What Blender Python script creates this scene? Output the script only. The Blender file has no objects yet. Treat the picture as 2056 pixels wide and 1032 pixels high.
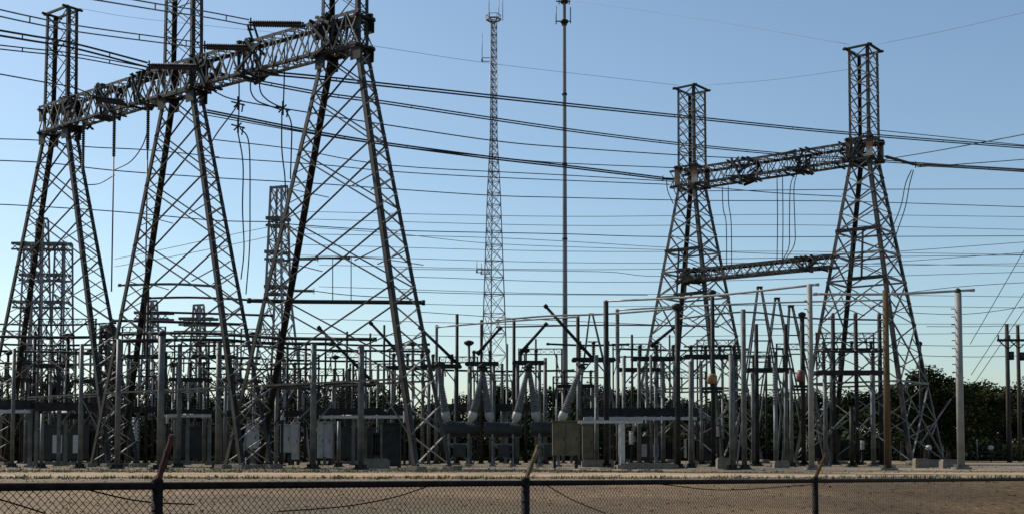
import bpy, math, random
from mathutils import Vector as V, Matrix
random.seed(11)
C = bpy.context.scene
COL = C.collection
F = 2500.0; HC = 1.0; PIT = math.radians(3.0); PP = 774.0
SN, CN = math.sin(PIT), math.cos(PIT)

# ---------------------------------------------------------------- pixel <-> world
def P(x, y, d):
    v = (PP - y) / F
    t = d / (CN - SN * v)
    return V(((x - 1028) / F * t, d, HC + t * (SN + CN * v)))
def G(x, d):
    v = (-CN / d - SN) / (CN - SN / d)
    t = d / (CN - SN * v)
    return V(((x - 1028) / F * t, d, 0.0))
def ppm(d): return F / d
def dbase(y): return F / (y - 905.0)

# ---------------------------------------------------------------- materials
MATS = {}
SPEC = dict(chord_steel=.25, leaf_dark=.02, leaf_olive=.02, leaf_brown=.02, bark=.1, fence_iron=.12, mesh_wire=.1, dark_steel=.15, weathered_steel=.25, galvanised_steel=.3, rusty_steel=.25, post_steel=.25, straw=.05,
            gravel_mat=.1, track_mat=.1, concrete=.2, tank_grey=.2, dark_wood=.1, pole_wood=.15, wire_metal=.2, arm_dark=.15, arm_rust=.15, arm_pale=.2, porcelain=.3, bushing_glaze=.3, grey_porcelain=.25, olive_paint=.2)
def mat(name, col, rough=0.6, metal=0.0, col2=None, scale=3.0, lo=0.4, hi=0.6, bump=0.0, bscale=20.0, detail=5.0, stretch=(1, 1, 1), world=False, alpha_c=None):
    m = bpy.data.materials.new(name); m.use_nodes = True
    nt = m.node_tree; b = nt.nodes['Principled BSDF']
    b.inputs['Roughness'].default_value = rough; b.inputs['Metallic'].default_value = metal
    b.inputs['Specular IOR Level'].default_value = SPEC.get(name, .5)
    if col2 is None: col2 = tuple(c * 0.62 for c in col)
    tc = nt.nodes.new('ShaderNodeTexCoord'); mp = nt.nodes.new('ShaderNodeMapping')
    mp.inputs['Scale'].default_value = stretch
    if world:
        g = nt.nodes.new('ShaderNodeNewGeometry'); nt.links.new(g.outputs['Position'], mp.inputs['Vector'])
    else:
        nt.links.new(tc.outputs['Object'], mp.inputs['Vector'])
    n = nt.nodes.new('ShaderNodeTexNoise'); n.inputs['Scale'].default_value = scale; n.inputs['Detail'].default_value = detail
    nt.links.new(mp.outputs['Vector'], n.inputs['Vector'])
    r = nt.nodes.new('ShaderNodeValToRGB')
    r.color_ramp.elements[0].position = lo; r.color_ramp.elements[1].position = hi
    r.color_ramp.elements[0].color = (*col2, 1); r.color_ramp.elements[1].color = (*col, 1)
    nt.links.new(n.outputs['Fac'], r.inputs['Fac']); nt.links.new(r.outputs['Color'], b.inputs['Base Color'])
    if bump:
        n2 = nt.nodes.new('ShaderNodeTexNoise'); n2.inputs['Scale'].default_value = bscale; n2.inputs['Detail'].default_value = 6
        nt.links.new(mp.outputs['Vector'], n2.inputs['Vector'])
        bp = nt.nodes.new('ShaderNodeBump'); bp.inputs['Strength'].default_value = bump; bp.inputs['Distance'].default_value = 0.1
        nt.links.new(n2.outputs['Fac'], bp.inputs['Height']); nt.links.new(bp.outputs['Normal'], b.inputs['Normal'])
    MATS[name] = m
    return m
mat('weathered_steel', (0.0496, 0.0429, 0.0347), .5, 0, (0.0149, 0.0112, 0.00796), 1.1, .42, .6)
mat('galvanised_steel', (0.177, 0.177, 0.167), .5, 0, (0.0748, 0.0748, 0.068), 1.7, .35, .65)
mat('rusty_steel', (0.204, 0.187, 0.167), .6, 0, (0.068, 0.034, 0.0177), .55, .44, .54)
mat('dark_steel', (0.0252, 0.0252, 0.024), .6, 0, (0.0132, 0.0126, 0.012), 2.0)
mat('post_steel', (0.121, 0.121, 0.112), .5, 0, (0.0665, 0.0665, 0.0605), 1.5)
mat('pale_post', (0.241, 0.231, 0.21), .6, 0, (0.158, 0.152, 0.137), 1.2, .35, .65)
mat('pole_wood', (.125, .09, .052), .8, 0, (0.0676, 0.0416, 0.0208), 2.0, .35, .65, .3, 30, stretch=(4, 4, .25))
mat('chord_steel', (0.033, 0.0276, 0.0222), .5, 0, (0.0132, 0.0102, 0.0072), 1.1, .42, .6)
mat('lace_steel', (0.281, 0.263, 0.235), .5, 0, (0.117, 0.105, 0.0879), 1.4, .4, .6)  # lightened so the sunlit glints on the lacing sit in the colour
mat('dark_wood', (.07, .06, .05), .85, 0, (.035, .03, .026), 2.0, stretch=(4, 4, .25))
mat('concrete', (0.195, 0.172, 0.14), .9, 0, (0.125, 0.107, 0.084), 2.5, .3, .7, .2, 25)
mat('porcelain', (0.045, 0.0312, 0.0252), .3, 0, (0.03, 0.021, 0.018), 4)
mat('grey_porcelain', (0.132, 0.135, 0.138), .35, 0, (0.09, 0.093, 0.096), 4)
mat('bushing_glaze', (0.153, 0.153, 0.161), .3, 0, (0.0918, 0.0918, 0.0955), 4)
mat('white_paint', (0.384, 0.379, 0.365), .5, 0, (0.298, 0.293, 0.278), 3, .3, .6)
mat('tank_grey', (0.0338, 0.0347, 0.0338), .5, 0, (0.0203, 0.0207, 0.0203), 1.5)
mat('panel_grey', (0.288, 0.296, 0.296), .5, 0, (0.216, 0.224, 0.224), 2.0)
mat('olive_paint', (0.112, 0.0975, 0.0585), .55, 0, (0.075, 0.066, 0.0413), 1.4)
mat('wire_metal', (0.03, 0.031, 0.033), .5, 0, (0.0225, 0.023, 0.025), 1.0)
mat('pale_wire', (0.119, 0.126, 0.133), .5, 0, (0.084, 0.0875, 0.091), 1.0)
mat('aluminium_tube', (0.336, 0.322, 0.308), .4, 0, (0.252, 0.238, 0.224), .8)
mat('radio_steel', (0.192, 0.176, 0.192), .5, 0, (0.12, 0.112, 0.124), .25, .4, .6)
mat('monopole_steel', (0.154, 0.161, 0.175), .5, 0, (0.063, 0.0665, 0.077), .07, .42, .5, stretch=(.01, .01, 1))
mat('orange_paint', (0.26, 0.13, 0.0312), .5, 0, (0.146, 0.0676, 0.0208), 5)
mat('red_paint', (0.156, 0.036, 0.03), .5, 0, (0.084, 0.024, 0.021), 5)
mat('fence_iron', (0.0168, 0.0132, 0.0108), .75, 0, (0.0072, 0.0054, 0.0048), 9, .35, .65)
mat('arm_rust', (0.153, 0.0765, 0.0382), .75, 0, (0.0459, 0.0229, 0.0179), 7, .35, .6)
mat('arm_pale', (0.196, 0.149, 0.0944), .7, 0, (0.0864, 0.0549, 0.0314), 9, .35, .55)
mat('arm_dark', (.10, .05, .045), .7, 0, (.035, .02, .02), 9, .35, .6)
mat('mesh_wire', (0.018, 0.0156, 0.0132), .7, 0, (0.0108, 0.009, 0.0078), 12)
mat('leaf_dark', (0.027, 0.0345, 0.0128), .7, 0, (0.012, 0.0158, 0.00675), .8, .35, .65)
mat('leaf_olive', (0.0462, 0.0462, 0.0182), .7, 0, (0.021, 0.0224, 0.0098), .8, .35, .65)
mat('leaf_brown', (0.042, 0.0364, 0.0252), .8, 0, (0.021, 0.0182, 0.014), .8, .35, .65)
mat('bark', (.075, .062, .05), .9, 0, (.035, .03, .025), 4)
mat('shed_metal', (0.112, 0.118, 0.12), .5, 0, (0.084, 0.0896, 0.0924), 1)
mat('shed_roof', (0.104, 0.108, 0.112), .5, 0, (0.08, 0.084, 0.088), 1)

# ---------------------------------------------------------------- mesh builder
class MB:
    def __init__(s): s.v = []; s.f = []; s.sm = []
    def quadbox(s, a, b, ux, uy):            # prism from a to b with half axes ux, uy
        n = len(s.v)
        for c in (a, b):
            s.v += [c - ux - uy, c + ux - uy, c + ux + uy, c - ux + uy]
        fs = [(n, n+3, n+2, n+1), (n+4, n+5, n+6, n+7)]
        for i in range(4):
            j = (i + 1) % 4; fs.append((n+i, n+j, n+4+j, n+4+i))
        s.f += fs; s.sm += [0] * 6
    def bar(s, a, b, w, h=None, up=None):
        a = V(a); b = V(b); d = b - a
        if d.length < 1e-6: return
        d.normalize(); h = h or w
        up = V(up) if up else (V((0, 0, 1)) if abs(d.z) < .95 else V((0, 1, 0)))
        x = d.cross(up).normalized(); y = x.cross(d).normalized()
        s.quadbox(a, b, x * w / 2, y * h / 2)
    def angle(s, a, b, w, t, u, v):          # L profile, flanges along u and v
        a = V(a); b = V(b); d = (b - a).normalized()
        u = V(u); u = (u - d * u.dot(d)).normalized(); v = V(v); v = (v - d * v.dot(d) - u * v.dot(u)).normalized()
        s.quadbox(a + u * w / 2, b + u * w / 2, u * w / 2, v * t / 2)
        s.quadbox(a + v * (w / 2 + t * .6), b + v * (w / 2 + t * .6), u * t / 2, v * (w / 2 - t * .05))
    def box(s, c, dx, dy, dz, rz=0.0):
        c = V(c); ca, sa = math.cos(rz), math.sin(rz)
        s.quadbox(c - V((0, 0, dz/2)), c + V((0, 0, dz/2)), V((ca, sa, 0)) * dx/2, V((-sa, ca, 0)) * dy/2)
    def rings(s, pts, rad, n=8, smooth=1, cap=True):
        base = len(s.v); k = len(pts)
        pts = [V(p) for p in pts]
        prev = None
        for i, p in enumerate(pts):
            d = (pts[min(i+1, k-1)] - pts[max(i-1, 0)])
            d = d.normalized() if d.length > 1e-9 else V((0, 0, 1))
            if prev is None:
                up = V((0, 0, 1)) if abs(d.z) < .9 else V((1, 0, 0)); x = d.cross(up).normalized()
            else:
                x = (prev - d * prev.dot(d)).normalized()
            prev = x; y = d.cross(x).normalized()
            r = rad[i] if isinstance(rad, (list, tuple)) else rad
            for j in range(n):
                a = 2 * math.pi * j / n
                s.v.append(p + x * (math.cos(a) * r) + y * (math.sin(a) * r))
        for i in range(k - 1):
            for j in range(n):
                j2 = (j + 1) % n
                s.f.append((base+i*n+j, base+i*n+j2, base+(i+1)*n+j2, base+(i+1)*n+j)); s.sm.append(smooth)
        if cap:
            s.f.append(tuple(base + j for j in reversed(range(n)))); s.sm.append(0)
            s.f.append(tuple(base + (k-1)*n + j for j in range(n))); s.sm.append(0)
    def tube(s, a, b, r, r2=None, n=8): s.rings([a, b], [r, r if r2 is None else r2], n)
    def stack(s, a, b, r, nd, core=.45, n=9, r2=None):    # shed insulator from a to b
        a = V(a); b = V(b); pts = []; rad = []
        for i in range(nd):
            t0 = i / nd; t1 = (i + .35) / nd; t2 = (i + .55) / nd
            q = r + ((r2 or r) - r) * t0
            pts += [a.lerp(b, t0), a.lerp(b, t1), a.lerp(b, t2)]; rad += [q * core, q, q * core]
        pts.append(b); rad.append((r2 or r) * core)
        s.rings(pts, rad, n, 0)
    def build(s, name, m, parent=None, loc=None):
        me = bpy.data.meshes.new(name)
        me.from_pydata([tuple(p) for p in s.v], [], s.f)
        me.polygons.foreach_set('use_smooth', [bool(x) for x in s.sm])
        me.materials.append(MATS[m]); me.update()
        o = bpy.data.objects.new(name, me); COL.objects.link(o)
        if parent: o.parent = parent
        if loc is not None: o.location = loc
        return o

def tag(o, label, cat, group=None):
    o['label'] = label; o['category'] = cat
    if group: o['group'] = group
    return o
def thing(name, label, cat, loc=(0, 0, 0), rz=0.0, group=None):
    o = bpy.data.objects.new(name, None); COL.objects.link(o); o.empty_display_size = .3
    o.location = loc; o.rotation_euler = (0, 0, rz)
    return tag(o, label, cat, group)
def setting(name, mb, m):
    o = mb.build(name, m); o['kind'] = 'structure'; return o
def copy_tree(o, parent=None):
    c = o.copy(); COL.objects.link(c); c.parent = parent
    for ch in list(o.children): copy_tree(ch, c)
    return c

# ---------------------------------------------------------------- camera, sun, sky
cam = bpy.data.cameras.new('camera'); co = bpy.data.objects.new('camera', cam); COL.objects.link(co)
co.location = (0, 0, HC); co.rotation_euler = (math.pi/2 + PIT, 0, 0)
cam.sensor_width = 36; cam.lens = F / 2056 * 36; cam.shift_y = (PP - 516) / 2056
cam.clip_start = .1; cam.clip_end = 6000
C.camera = co
SUN_EL, SUN_AZ = math.radians(40), math.radians(-63)     # azimuth clockwise from +Y (into the picture)
sd = V((math.sin(SUN_AZ) * math.cos(SUN_EL), math.cos(SUN_AZ) * math.cos(SUN_EL), math.sin(SUN_EL)))
sl = bpy.data.lights.new('sun', 'SUN'); sl.energy = 5.0; sl.angle = math.radians(.5); sl.color = (1, .94, .84)
so = bpy.data.objects.new('sun', sl); COL.objects.link(so); so.rotation_euler = sd.to_track_quat('Z', 'Y').to_euler(); so.location = sd * 300
w = bpy.data.worlds.new('World'); C.world = w; w.use_nodes = True
nt = w.node_tree; bg = nt.nodes['Background']
sky = nt.nodes.new('ShaderNodeTexSky'); sky.sky_type = 'NISHITA'; sky.sun_disc = False
sky.sun_elevation = SUN_EL; sky.sun_rotation = SUN_AZ
sky.altitude = 100; sky.air_density = 0.95; sky.dust_density = 1.1; sky.ozone_density = 2.4
tn = nt.nodes.new('ShaderNodeMix'); tn.data_type = 'RGBA'; tn.blend_type = 'MULTIPLY'; tn.inputs['Factor'].default_value = 1; tn.inputs['B'].default_value = (1.01, 1.05, .985, 1)
nt.links.new(sky.outputs['Color'], tn.inputs['A']); nt.links.new(tn.outputs['Result'], bg.inputs['Color']); bg.inputs['Strength'].default_value = .142
vs = C.view_settings; vs.view_transform = 'Standard'; vs.look = 'None'; vs.gamma = 1; vs.exposure = 0
C.cycles.max_bounces = 4; C.cycles.diffuse_bounces = 2

# ---------------------------------------------------------------- ground
def dfence(X): return 10.2 + (X + 4.19) * 1.157
def zg(X, d):
    f0 = min(max(dfence(X), 6.0), 31.0)
    t = (d - f0 - 2.0) / (42.0 - f0 - 2.0)
    t = min(max(t, 0), 1); t = t*t*(3-2*t)
    return -1.45 * (1 - t)
def ground_mat():
    m = bpy.data.materials.new('dry_ground'); m.use_nodes = True; nt = m.node_tree; b = nt.nodes['Principled BSDF']
    b.inputs['Roughness'].default_value = .95
    g = nt.nodes.new('ShaderNodeNewGeometry')
    def noise(sc, st=(1, 1, 1), det=6):
        mp = nt.nodes.new('ShaderNodeMapping'); mp.inputs['Scale'].default_value = st
        nt.links.new(g.outputs['Position'], mp.inputs['Vector'])
        n = nt.nodes.new('ShaderNodeTexNoise'); n.inputs['Scale'].default_value = sc; n.inputs['Detail'].default_value = det
        nt.links.new(mp.outputs['Vector'], n.inputs['Vector']); return n
    n1 = noise(.35, (.35, 1, 1)); n2 = noise(5); n3 = noise(.06, (.6, 1, 1), 3)
    r1 = nt.nodes.new('ShaderNodeValToRGB'); e = r1.color_ramp.elements
    e[0].position = .36; e[0].color = (.098, .060, .026, 1); e[1].position = .66; e[1].color = (.20, .128, .060, 1)
    nt.links.new(n1.outputs['Fac'], r1.inputs['Fac'])
    r2 = nt.nodes.new('ShaderNodeValToRGB'); e = r2.color_ramp.elements
    e[0].position = .3; e[0].color = (.55, .55, .5, 1); e[1].position = .7; e[1].color = (1.25, 1.2, 1.15, 1)
    nt.links.new(n2.outputs['Fac'], r2.inputs['Fac'])
    mx = nt.nodes.new('ShaderNodeMix'); mx.data_type = 'RGBA'; mx.blend_type = 'MULTIPLY'; mx.inputs['Factor'].default_value = 1
    nt.links.new(r1.outputs['Color'], mx.inputs['A']); nt.links.new(r2.outputs['Color'], mx.inputs['B'])
    r3 = nt.nodes.new('ShaderNodeValToRGB'); e = r3.color_ramp.elements
    e[0].position = .5; e[0].color = (0, 0, 0, 1); e[1].position = .62; e[1].color = (.6, .6, .6, 1)
    nt.links.new(n3.outputs['Fac'], r3.inputs['Fac'])
    m2 = nt.nodes.new('ShaderNodeMix'); m2.data_type = 'RGBA'; m2.inputs['B'].default_value = (.06, .055, .022, 1)
    nt.links.new(r3.outputs['Color'], m2.inputs['Factor']); nt.links.new(mx.outputs['Result'], m2.inputs['A'])
    nt.links.new(m2.outputs['Result'], b.inputs['Base Color'])
    bp = nt.nodes.new('ShaderNodeBump'); bp.inputs['Strength'].default_value = .35; bp.inputs['Distance'].default_value = .06
    nt.links.new(n2.outputs['Fac'], bp.inputs['Height']); nt.links.new(bp.outputs['Normal'], b.inputs['Normal'])
    MATS['dry_ground'] = m
ground_mat()
mat('gravel_mat', (.25, .195, .135), .95, 0, (.115, .10, .068), .22, .36, .62, .5, 9, 7, (.5, 1, 1), True)
mat('track_mat', (0.371, 0.273, 0.175), .95, 0, (0.215, 0.156, 0.0927), .30, .32, .6, .4, 6, 7, (.3, 1, 1), True)
gm = MB()
xs = [-3000, -600, -200, -120, -80, -60, -45] + [-40 + i * 2 for i in range(41)] + [45, 60, 80, 120, 200, 600, 3000]
ys = [-400, -60, -20, -8, 0, 4] + [6 + i * 1.5 for i in range(27)] + [48, 60, 90, 140, 220, 400, 900, 4500]
for yy in ys:
    for xx in xs: gm.v.append(V((xx, yy, zg(xx, yy) if abs(xx) < 60 and yy < 47 else (0 if yy > 43 else -1.45))))
nx = len(xs)
for i in range(len(ys) - 1):
    for j in range(nx - 1):
        gm.f.append((i*nx+j, i*nx+j+1, (i+1)*nx+j+1, (i+1)*nx+j)); gm.sm.append(1)
setting('ground', gm, 'dry_ground')
def sheet(name, x0, x1, y0, y1, z, m, wob=.8, n=60):
    s = MB()
    for i in range(n + 1):
        x = x0 + (x1 - x0) * i / n
        s.v.append(V((x, y0 + random.uniform(-wob, wob), z))); s.v.append(V((x, y1 + random.uniform(-wob, wob), z)))
    for i in range(n):
        s.f.append((2*i, 2*i+2, 2*i+3, 2*i+1)); s.sm.append(0)
    return setting(name, s, m)
sheet('gravel_yard', -60, 62, 63.5, 128, .006, 'gravel_mat', .7)
sheet('dirt_track', -70, 80, 47, 58, .010, 'track_mat', .5)

# dry grass on the bank beyond the fence: one mass of blades
gr = MB()
for _ in range(7000):
    d = random.uniform(19, 46.5) if random.random() < .85 else random.uniform(58.5, 63)
    X = random.uniform(-.47, .47) * d
    if d < dfence(X) + .6: continue
    z = zg(X, d)
    h = random.uniform(.015, .045)
    for k in range(2):
        a = random.uniform(0, math.pi); u = V((math.cos(a), math.sin(a), 0)) * random.uniform(.015, .05)
        c = V((X + random.uniform(-.06, .06), d + random.uniform(-.06, .06), z - .01))
        t = c + V((random.uniform(-.08, .08), random.uniform(-.08, .08), h))
        n = len(gr.v); gr.v += [c - u, c + u, t]; gr.f.append((n, n+1, n+2)); gr.sm.append(0)
mat('straw', (0.15, 0.101, 0.051), .9, 0, (0.075, 0.0525, 0.0255), .5, .38, .6, world=True)
go = gr.build('dry_grass', 'straw'); go['kind'] = 'stuff'; tag(go, 'short dry brown grass covering the bank behind the fence', 'grass')

stn = MB()
for _ in range(2600):
    d = random.choice((random.gauss(46.6, .7), random.gauss(58.5, .8), random.uniform(59, 90))); X = random.uniform(-.45, .45) * d; q = random.uniform(.02, .07) * (2 if random.random() < .04 else 1)
    c = V((X, d, (zg(X, d) if d < 47 else 0) + q * .3)); n = len(stn.v)
    stn.v += [c + V((q * random.uniform(.7, 1.2), 0, 0)), c + V((0, q, 0)), c - V((q * random.uniform(.7, 1.2), 0, 0)), c - V((0, q, 0)), c + V((0, 0, q * .7)), c - V((0, 0, q * .6))]
    for a, b in ((0, 1), (1, 2), (2, 3), (3, 0)): stn.f += [(n+a, n+b, n+4), (n+b, n+a, n+5)]; stn.sm += [0, 0]
sto = stn.build('loose_stones', 'concrete'); sto['kind'] = 'stuff'; tag(sto, 'small loose stones scattered along the dirt track edges and yard', 'stones')
wd = MB()
for _ in range(900):
    d = random.choice((random.gauss(59.5, 1.2), random.uniform(60, 80), random.gauss(45.5, .6))); X = random.uniform(-.45, .12 if d > 50 else .45) * d; z = zg(X, d) if d < 47 else 0
    for k in range(9):
        c = V((X + random.gauss(0, .14), d + random.gauss(0, .14), z - .01)); a = random.uniform(0, 3.14); u = V((math.cos(a), math.sin(a), 0)) * .025
        n = len(wd.v); wd.v += [c - u, c + u, c + V((random.gauss(0, .07), random.gauss(0, .07), random.uniform(.04, .2)))]; wd.f.append((n, n+1, n+2)); wd.sm.append(0)
mat('weed', (.13, .125, .055), .9, 0, (.07, .07, .03), .4, .4, .6, world=True)
wo = wd.build('weeds', 'weed'); wo['kind'] = 'stuff'; tag(wo, 'pale olive weeds dotted along the yard edge at left', 'weeds')

# ---------------------------------------------------------------- foreground chain link fence
def fence():
    def fp(x): 
        p = (17.2 - .0054 * x); d = F * .07 / p
        y = 977 - 15 * x / 2056
        return P(x, y, d)
    A, B = fp(0), fp(2056)
    def at(s): return A.lerp(B, s)
    def sx(x):                                     # parameter of pixel column x
        lo, hi = -1, 2
        for _ in range(50):
            m = (lo + hi) / 2; q = at(m)
            if q.x / q.y * F + 1028 < x: lo = m
            else: hi = m
        return lo
    r = thing('chain_link_fence', 'rusty dark chain link fence along the front of the yard with leaning barb arms', 'fence', (A.x, A.y, A.z - 2.0))
    O = V(r.location)
    L = (B - A).length; dr = (B - A).normalized(); nrm = V((dr.y, -dr.x, 0)).normalized()   # towards the camera side
    s0, s1 = -.12, 1.12
    m = MB(); m.tube(at(s0) - O, at(s1) - O, .036, n=10); m.build('top_rail', 'fence_iron', r)
    for x, mt in ((-190, 'arm_dark'), (318, 'arm_dark'), (1055, 'arm_pale'), (1635, 'arm_rust'), (2110, 'arm_rust')):
        q = at(sx(x)) - O; p = MB()
        p.rings([q + V((0, 0, -2.0)), q + V((0, 0, .02))], .052, 12)
        p.rings([q + V((0, 0, .02)), q + V((0, 0, .05)), q + V((0, 0, .08))], [.055, .055, .03], 12)
        for dz in (-.22, -.5, -1.0): p.rings([q + V((0, 0, dz - .012)), q + V((0, 0, dz + .012))], .053, 12)
        po = p.build('post', 'fence_iron', r)
        a = MB(); dirv = (nrm * .17 + V((.03, 0, 0)) + V((0, 0, .42)))
        st = q + V((0, 0, .04)); a.bar(st, st + dirv, .05, .022, up=dr)
        a.bar(st + nrm * .012, st + dirv + nrm * .012 + V((0, 0, 0)), .014, .05, up=dr)
        for k in (.35, .65, .95): a.tube(st + dirv * k - dr * .03, st + dirv * k + dr * .03, .012, n=6)
        a.build('barb_arm', mt, po)
    # woven wires
    m = MB(); pitch = .07; n = int(L * (s1 - s0) / (pitch / 2)); H = 1.95
    stp = int(H / (pitch / 2)); st0 = at(s0)
    for i in range(n):
        base = len(m.v)
        for j in range(stp + 1):
            off = (i + (1 if (i + j) % 2 else 0)) * pitch / 2
            q = st0 + dr * off; z = at(s0 + off / L).z
            c = V((q.x, q.y, z - .0 + .035 - j * pitch / 2)) - O
            w_ = .0042
            for e in (-1, 1): m.v.append(c + dr * w_ * e + nrm * (.004 if j % 2 else -.004))
        for j in range(stp):
            a = base + 2 * j; m.f.append((a, a+1, a+3, a+2)); m.sm.append(0)
    # thin second strip at right angles gives each wire depth
    m2 = MB()
    for f_ in m.f: pass
    k = len(m.v); vv = []
    for i in range(0, k, 2):
        c = (m.v[i] + m.v[i+1]) / 2; vv += [c - nrm * .003, c + nrm * .003]
    ff = [tuple(x + k for x in f_) for f_ in m.f]
    m.v += vv; m.f += ff; m.sm += [0] * len(ff)
    m.build('wire_mesh', 'mesh_wire', r)
    # slack strands hanging across the mesh
    for pts in (((870, 972), (790, 998), (690, 1016), (560, 1026)), ((1098, 974), (1150, 1003), (1215, 1030)), ((150, 976), (250, 1000), (310, 1008), (390, 1012)), ((-20, 996), (40, 1014), (90, 1030)),
                ((1330, 972), (1460, 983), (1632, 972))):
        w3 = []
        for x, y in pts:
            q = at(sx(x)); w3.append(P(x, y, q.y + .06) - O)
        t = MB(); t.rings(smooth(w3), .007, 5); t.build('slack_wire', 'fence_iron', r)

def smooth(pts, k=7):
    pts = [V(p) for p in pts]
    if len(pts) == 2: return [pts[0].lerp(pts[1], i / 4) for i in range(5)]
    out = []
    n = len(pts)
    for i in range(n - 1):
        p0 = pts[i-1] if i else pts[0] * 2 - pts[1]; p1, p2 = pts[i], pts[i+1]
        p3 = pts[i+2] if i + 2 < n else pts[-1] * 2 - pts[-2]
        for j in range(k):
            t = j / k
            out.append(.5 * ((2*p1) + (p2-p0)*t + (2*p0-5*p1+4*p2-p3)*t*t + (3*p1-p0-3*p2+p3)*t**3))
    out.append(pts[-1])
    return out
fence()

# ---------------------------------------------------------------- lattice helpers
def lace(m, a0, a1, b0, b1, w, ph, cross=True):
    """zig-zag (or X) lacing between chord a0-a1 and chord b0-b1"""
    a0, a1, b0, b1 = map(V, (a0, a1, b0, b1))
    n = max(1, round((a1 - a0).length / ph))
    for i in range(n):
        t0, t1 = i / n, (i + 1) / n
        p, q, r, s = a0.lerp(a1, t0), a0.lerp(a1, t1), b0.lerp(b1, t0), b0.lerp(b1, t1)
        if cross: m.bar(p, s, w, w * .6); m.bar(r, q, w, w * .6)
        elif i % 2: m.bar(p, s, w, w * .7)
        else: m.bar(r, q, w, w * .7)
        if cross and i and i % 3 == 0: m.bar(p, r, w * .8)

def tower_a(X, d, rz, label, mast=8.0, HX=7.3, HY=1.15, LEAN=0.0):
    t = thing('lattice_tower', label, 'pylon', (X, d, 0), rz, 'front row of lattice towers')
    ZB, ZT = 22.5, 24.1
    hx = lambda z: HX + (1.42 - HX) * min(z, ZB) / ZB
    hy = lambda z: HY + (.4 - HY) * min(z, ZB) / ZB
    for s in (-1, 1):
        m = MB()
        for e in (-1, 1):
            m.angle((s*hx(.25), e*hy(.25), .25), (s*hx(ZB), e*hy(ZB), ZB), .24, .035, (-s, 0, 0), (0, -e, 0))
        lc = MB(); z = .3
        while z < ZB - .5:
            z1 = min(z + max(.75, hy(z) * 1.15), ZB)
            lc.bar((s*hx(z), -hy(z), z), (s*hx(z1), hy(z1), z1), .09, .05)
            lc.bar((s*(hx(z)-.1), hy(z), z), (s*(hx(z1)-.1), -hy(z1), z1), .09, .05)
            z = z1
        lg = m.build('leg', 'chord_steel', t); lc.build('lacing', 'lace_steel', lg)
        for e in (-1, 1):
            f = MB(); f.box((s*hx(0), e*hy(0), .1), .7, .7, .3); f.build('footing', 'concrete', lg)
    m = MB(); zs = [4.6, 9.4, 13.6, 17.2, 20.2, ZB]
    for e in (-1, 1):
        for a, b in zip(zs, zs[1:]):
            m.bar((-hx(a), e*hy(a), a), (hx(b), e*hy(b), b), .09, .06); m.bar((hx(a), e*(hy(a)-.03), a), (-hx(b), e*(hy(b)-.03), b), .09, .06)
            # redundant short members
            mid = (a + b) / 2; c = hx(a) / (hx(a) + hx(b)); zc = a + (b - a) * c
            for s in (-1, 1):
                if a < 14: m.bar((s*hx(mid), e*hy(mid), mid), (s*hx(zc)*.5, e*hy(zc), zc - (b-a)*.2), .05)
        m.bar((-hx(4.6), e*hy(4.6), 4.6), (hx(4.6), e*hy(4.6), 4.6), .10)
        for s in (-1, 1):
            m.bar((s*hx(1.6), e*hy(1.6), 1.6), (s*hx(4.6)*.68, e*hy(4.6), 4.6), .065)
    m.build('cross_bracing', 'weathered_steel', t)
    m = MB(); l2 = MB(); top = ZT + mast
    for s in (-1, 1):
        for e in (-1, 1):
            m.angle((s*1.42, e*.4, ZB), (s*1.30, e*.38, top), .2, .035, (-s, 0, 0), (0, -e, 0))
        lace(l2, (s*1.42, -.4, ZB), (s*1.30, -.38, top), (s*1.42, .4, ZB), (s*1.30, .38, top), .06, .62)
    for e in (-1, 1):
        lace(l2, (-1.42, e*.4, ZB), (-1.3, e*.38, top), (1.42, e*.4, ZB), (1.3, e*.38, top), .055, 1.95)
    l2.build('lacing', 'weathered_steel', m.build('mast', 'chord_steel', t))
    for z, k in ((ZB, 1.0), (ZT, 1.0), (top, .82)):
        m = MB()
        bw = .13 if z == top else .2
        for e in (-1, 1): m.bar((-1.75*k, e*.46, z), (1.75*k, e*.46, z), bw, .14)
        for s in (-1, 1): m.bar((s*1.5*k, -.75, z + .02), (s*1.5*k, .75, z + .02), bw, .14)
        m.build('collar', 'dark_steel', t)
    for s in (-1, 1):                               # gusset plates at the beam
        for e in (-1, 1):
            for z in (ZB, ZT): m = MB(); m.box((s*1.36, e*.5, z - .35), .75, .03, .8); m.build('gusset_plate', 'dark_steel', t)
    if LEAN:                                        # the feet stand a little off the mast axis
        for o in t.children_recursive:
            for v in o.data.vertices: v.co.x += LEAN * (1 - min(max(v.co.z, 0), ZB) / ZB)
    return t

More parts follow.
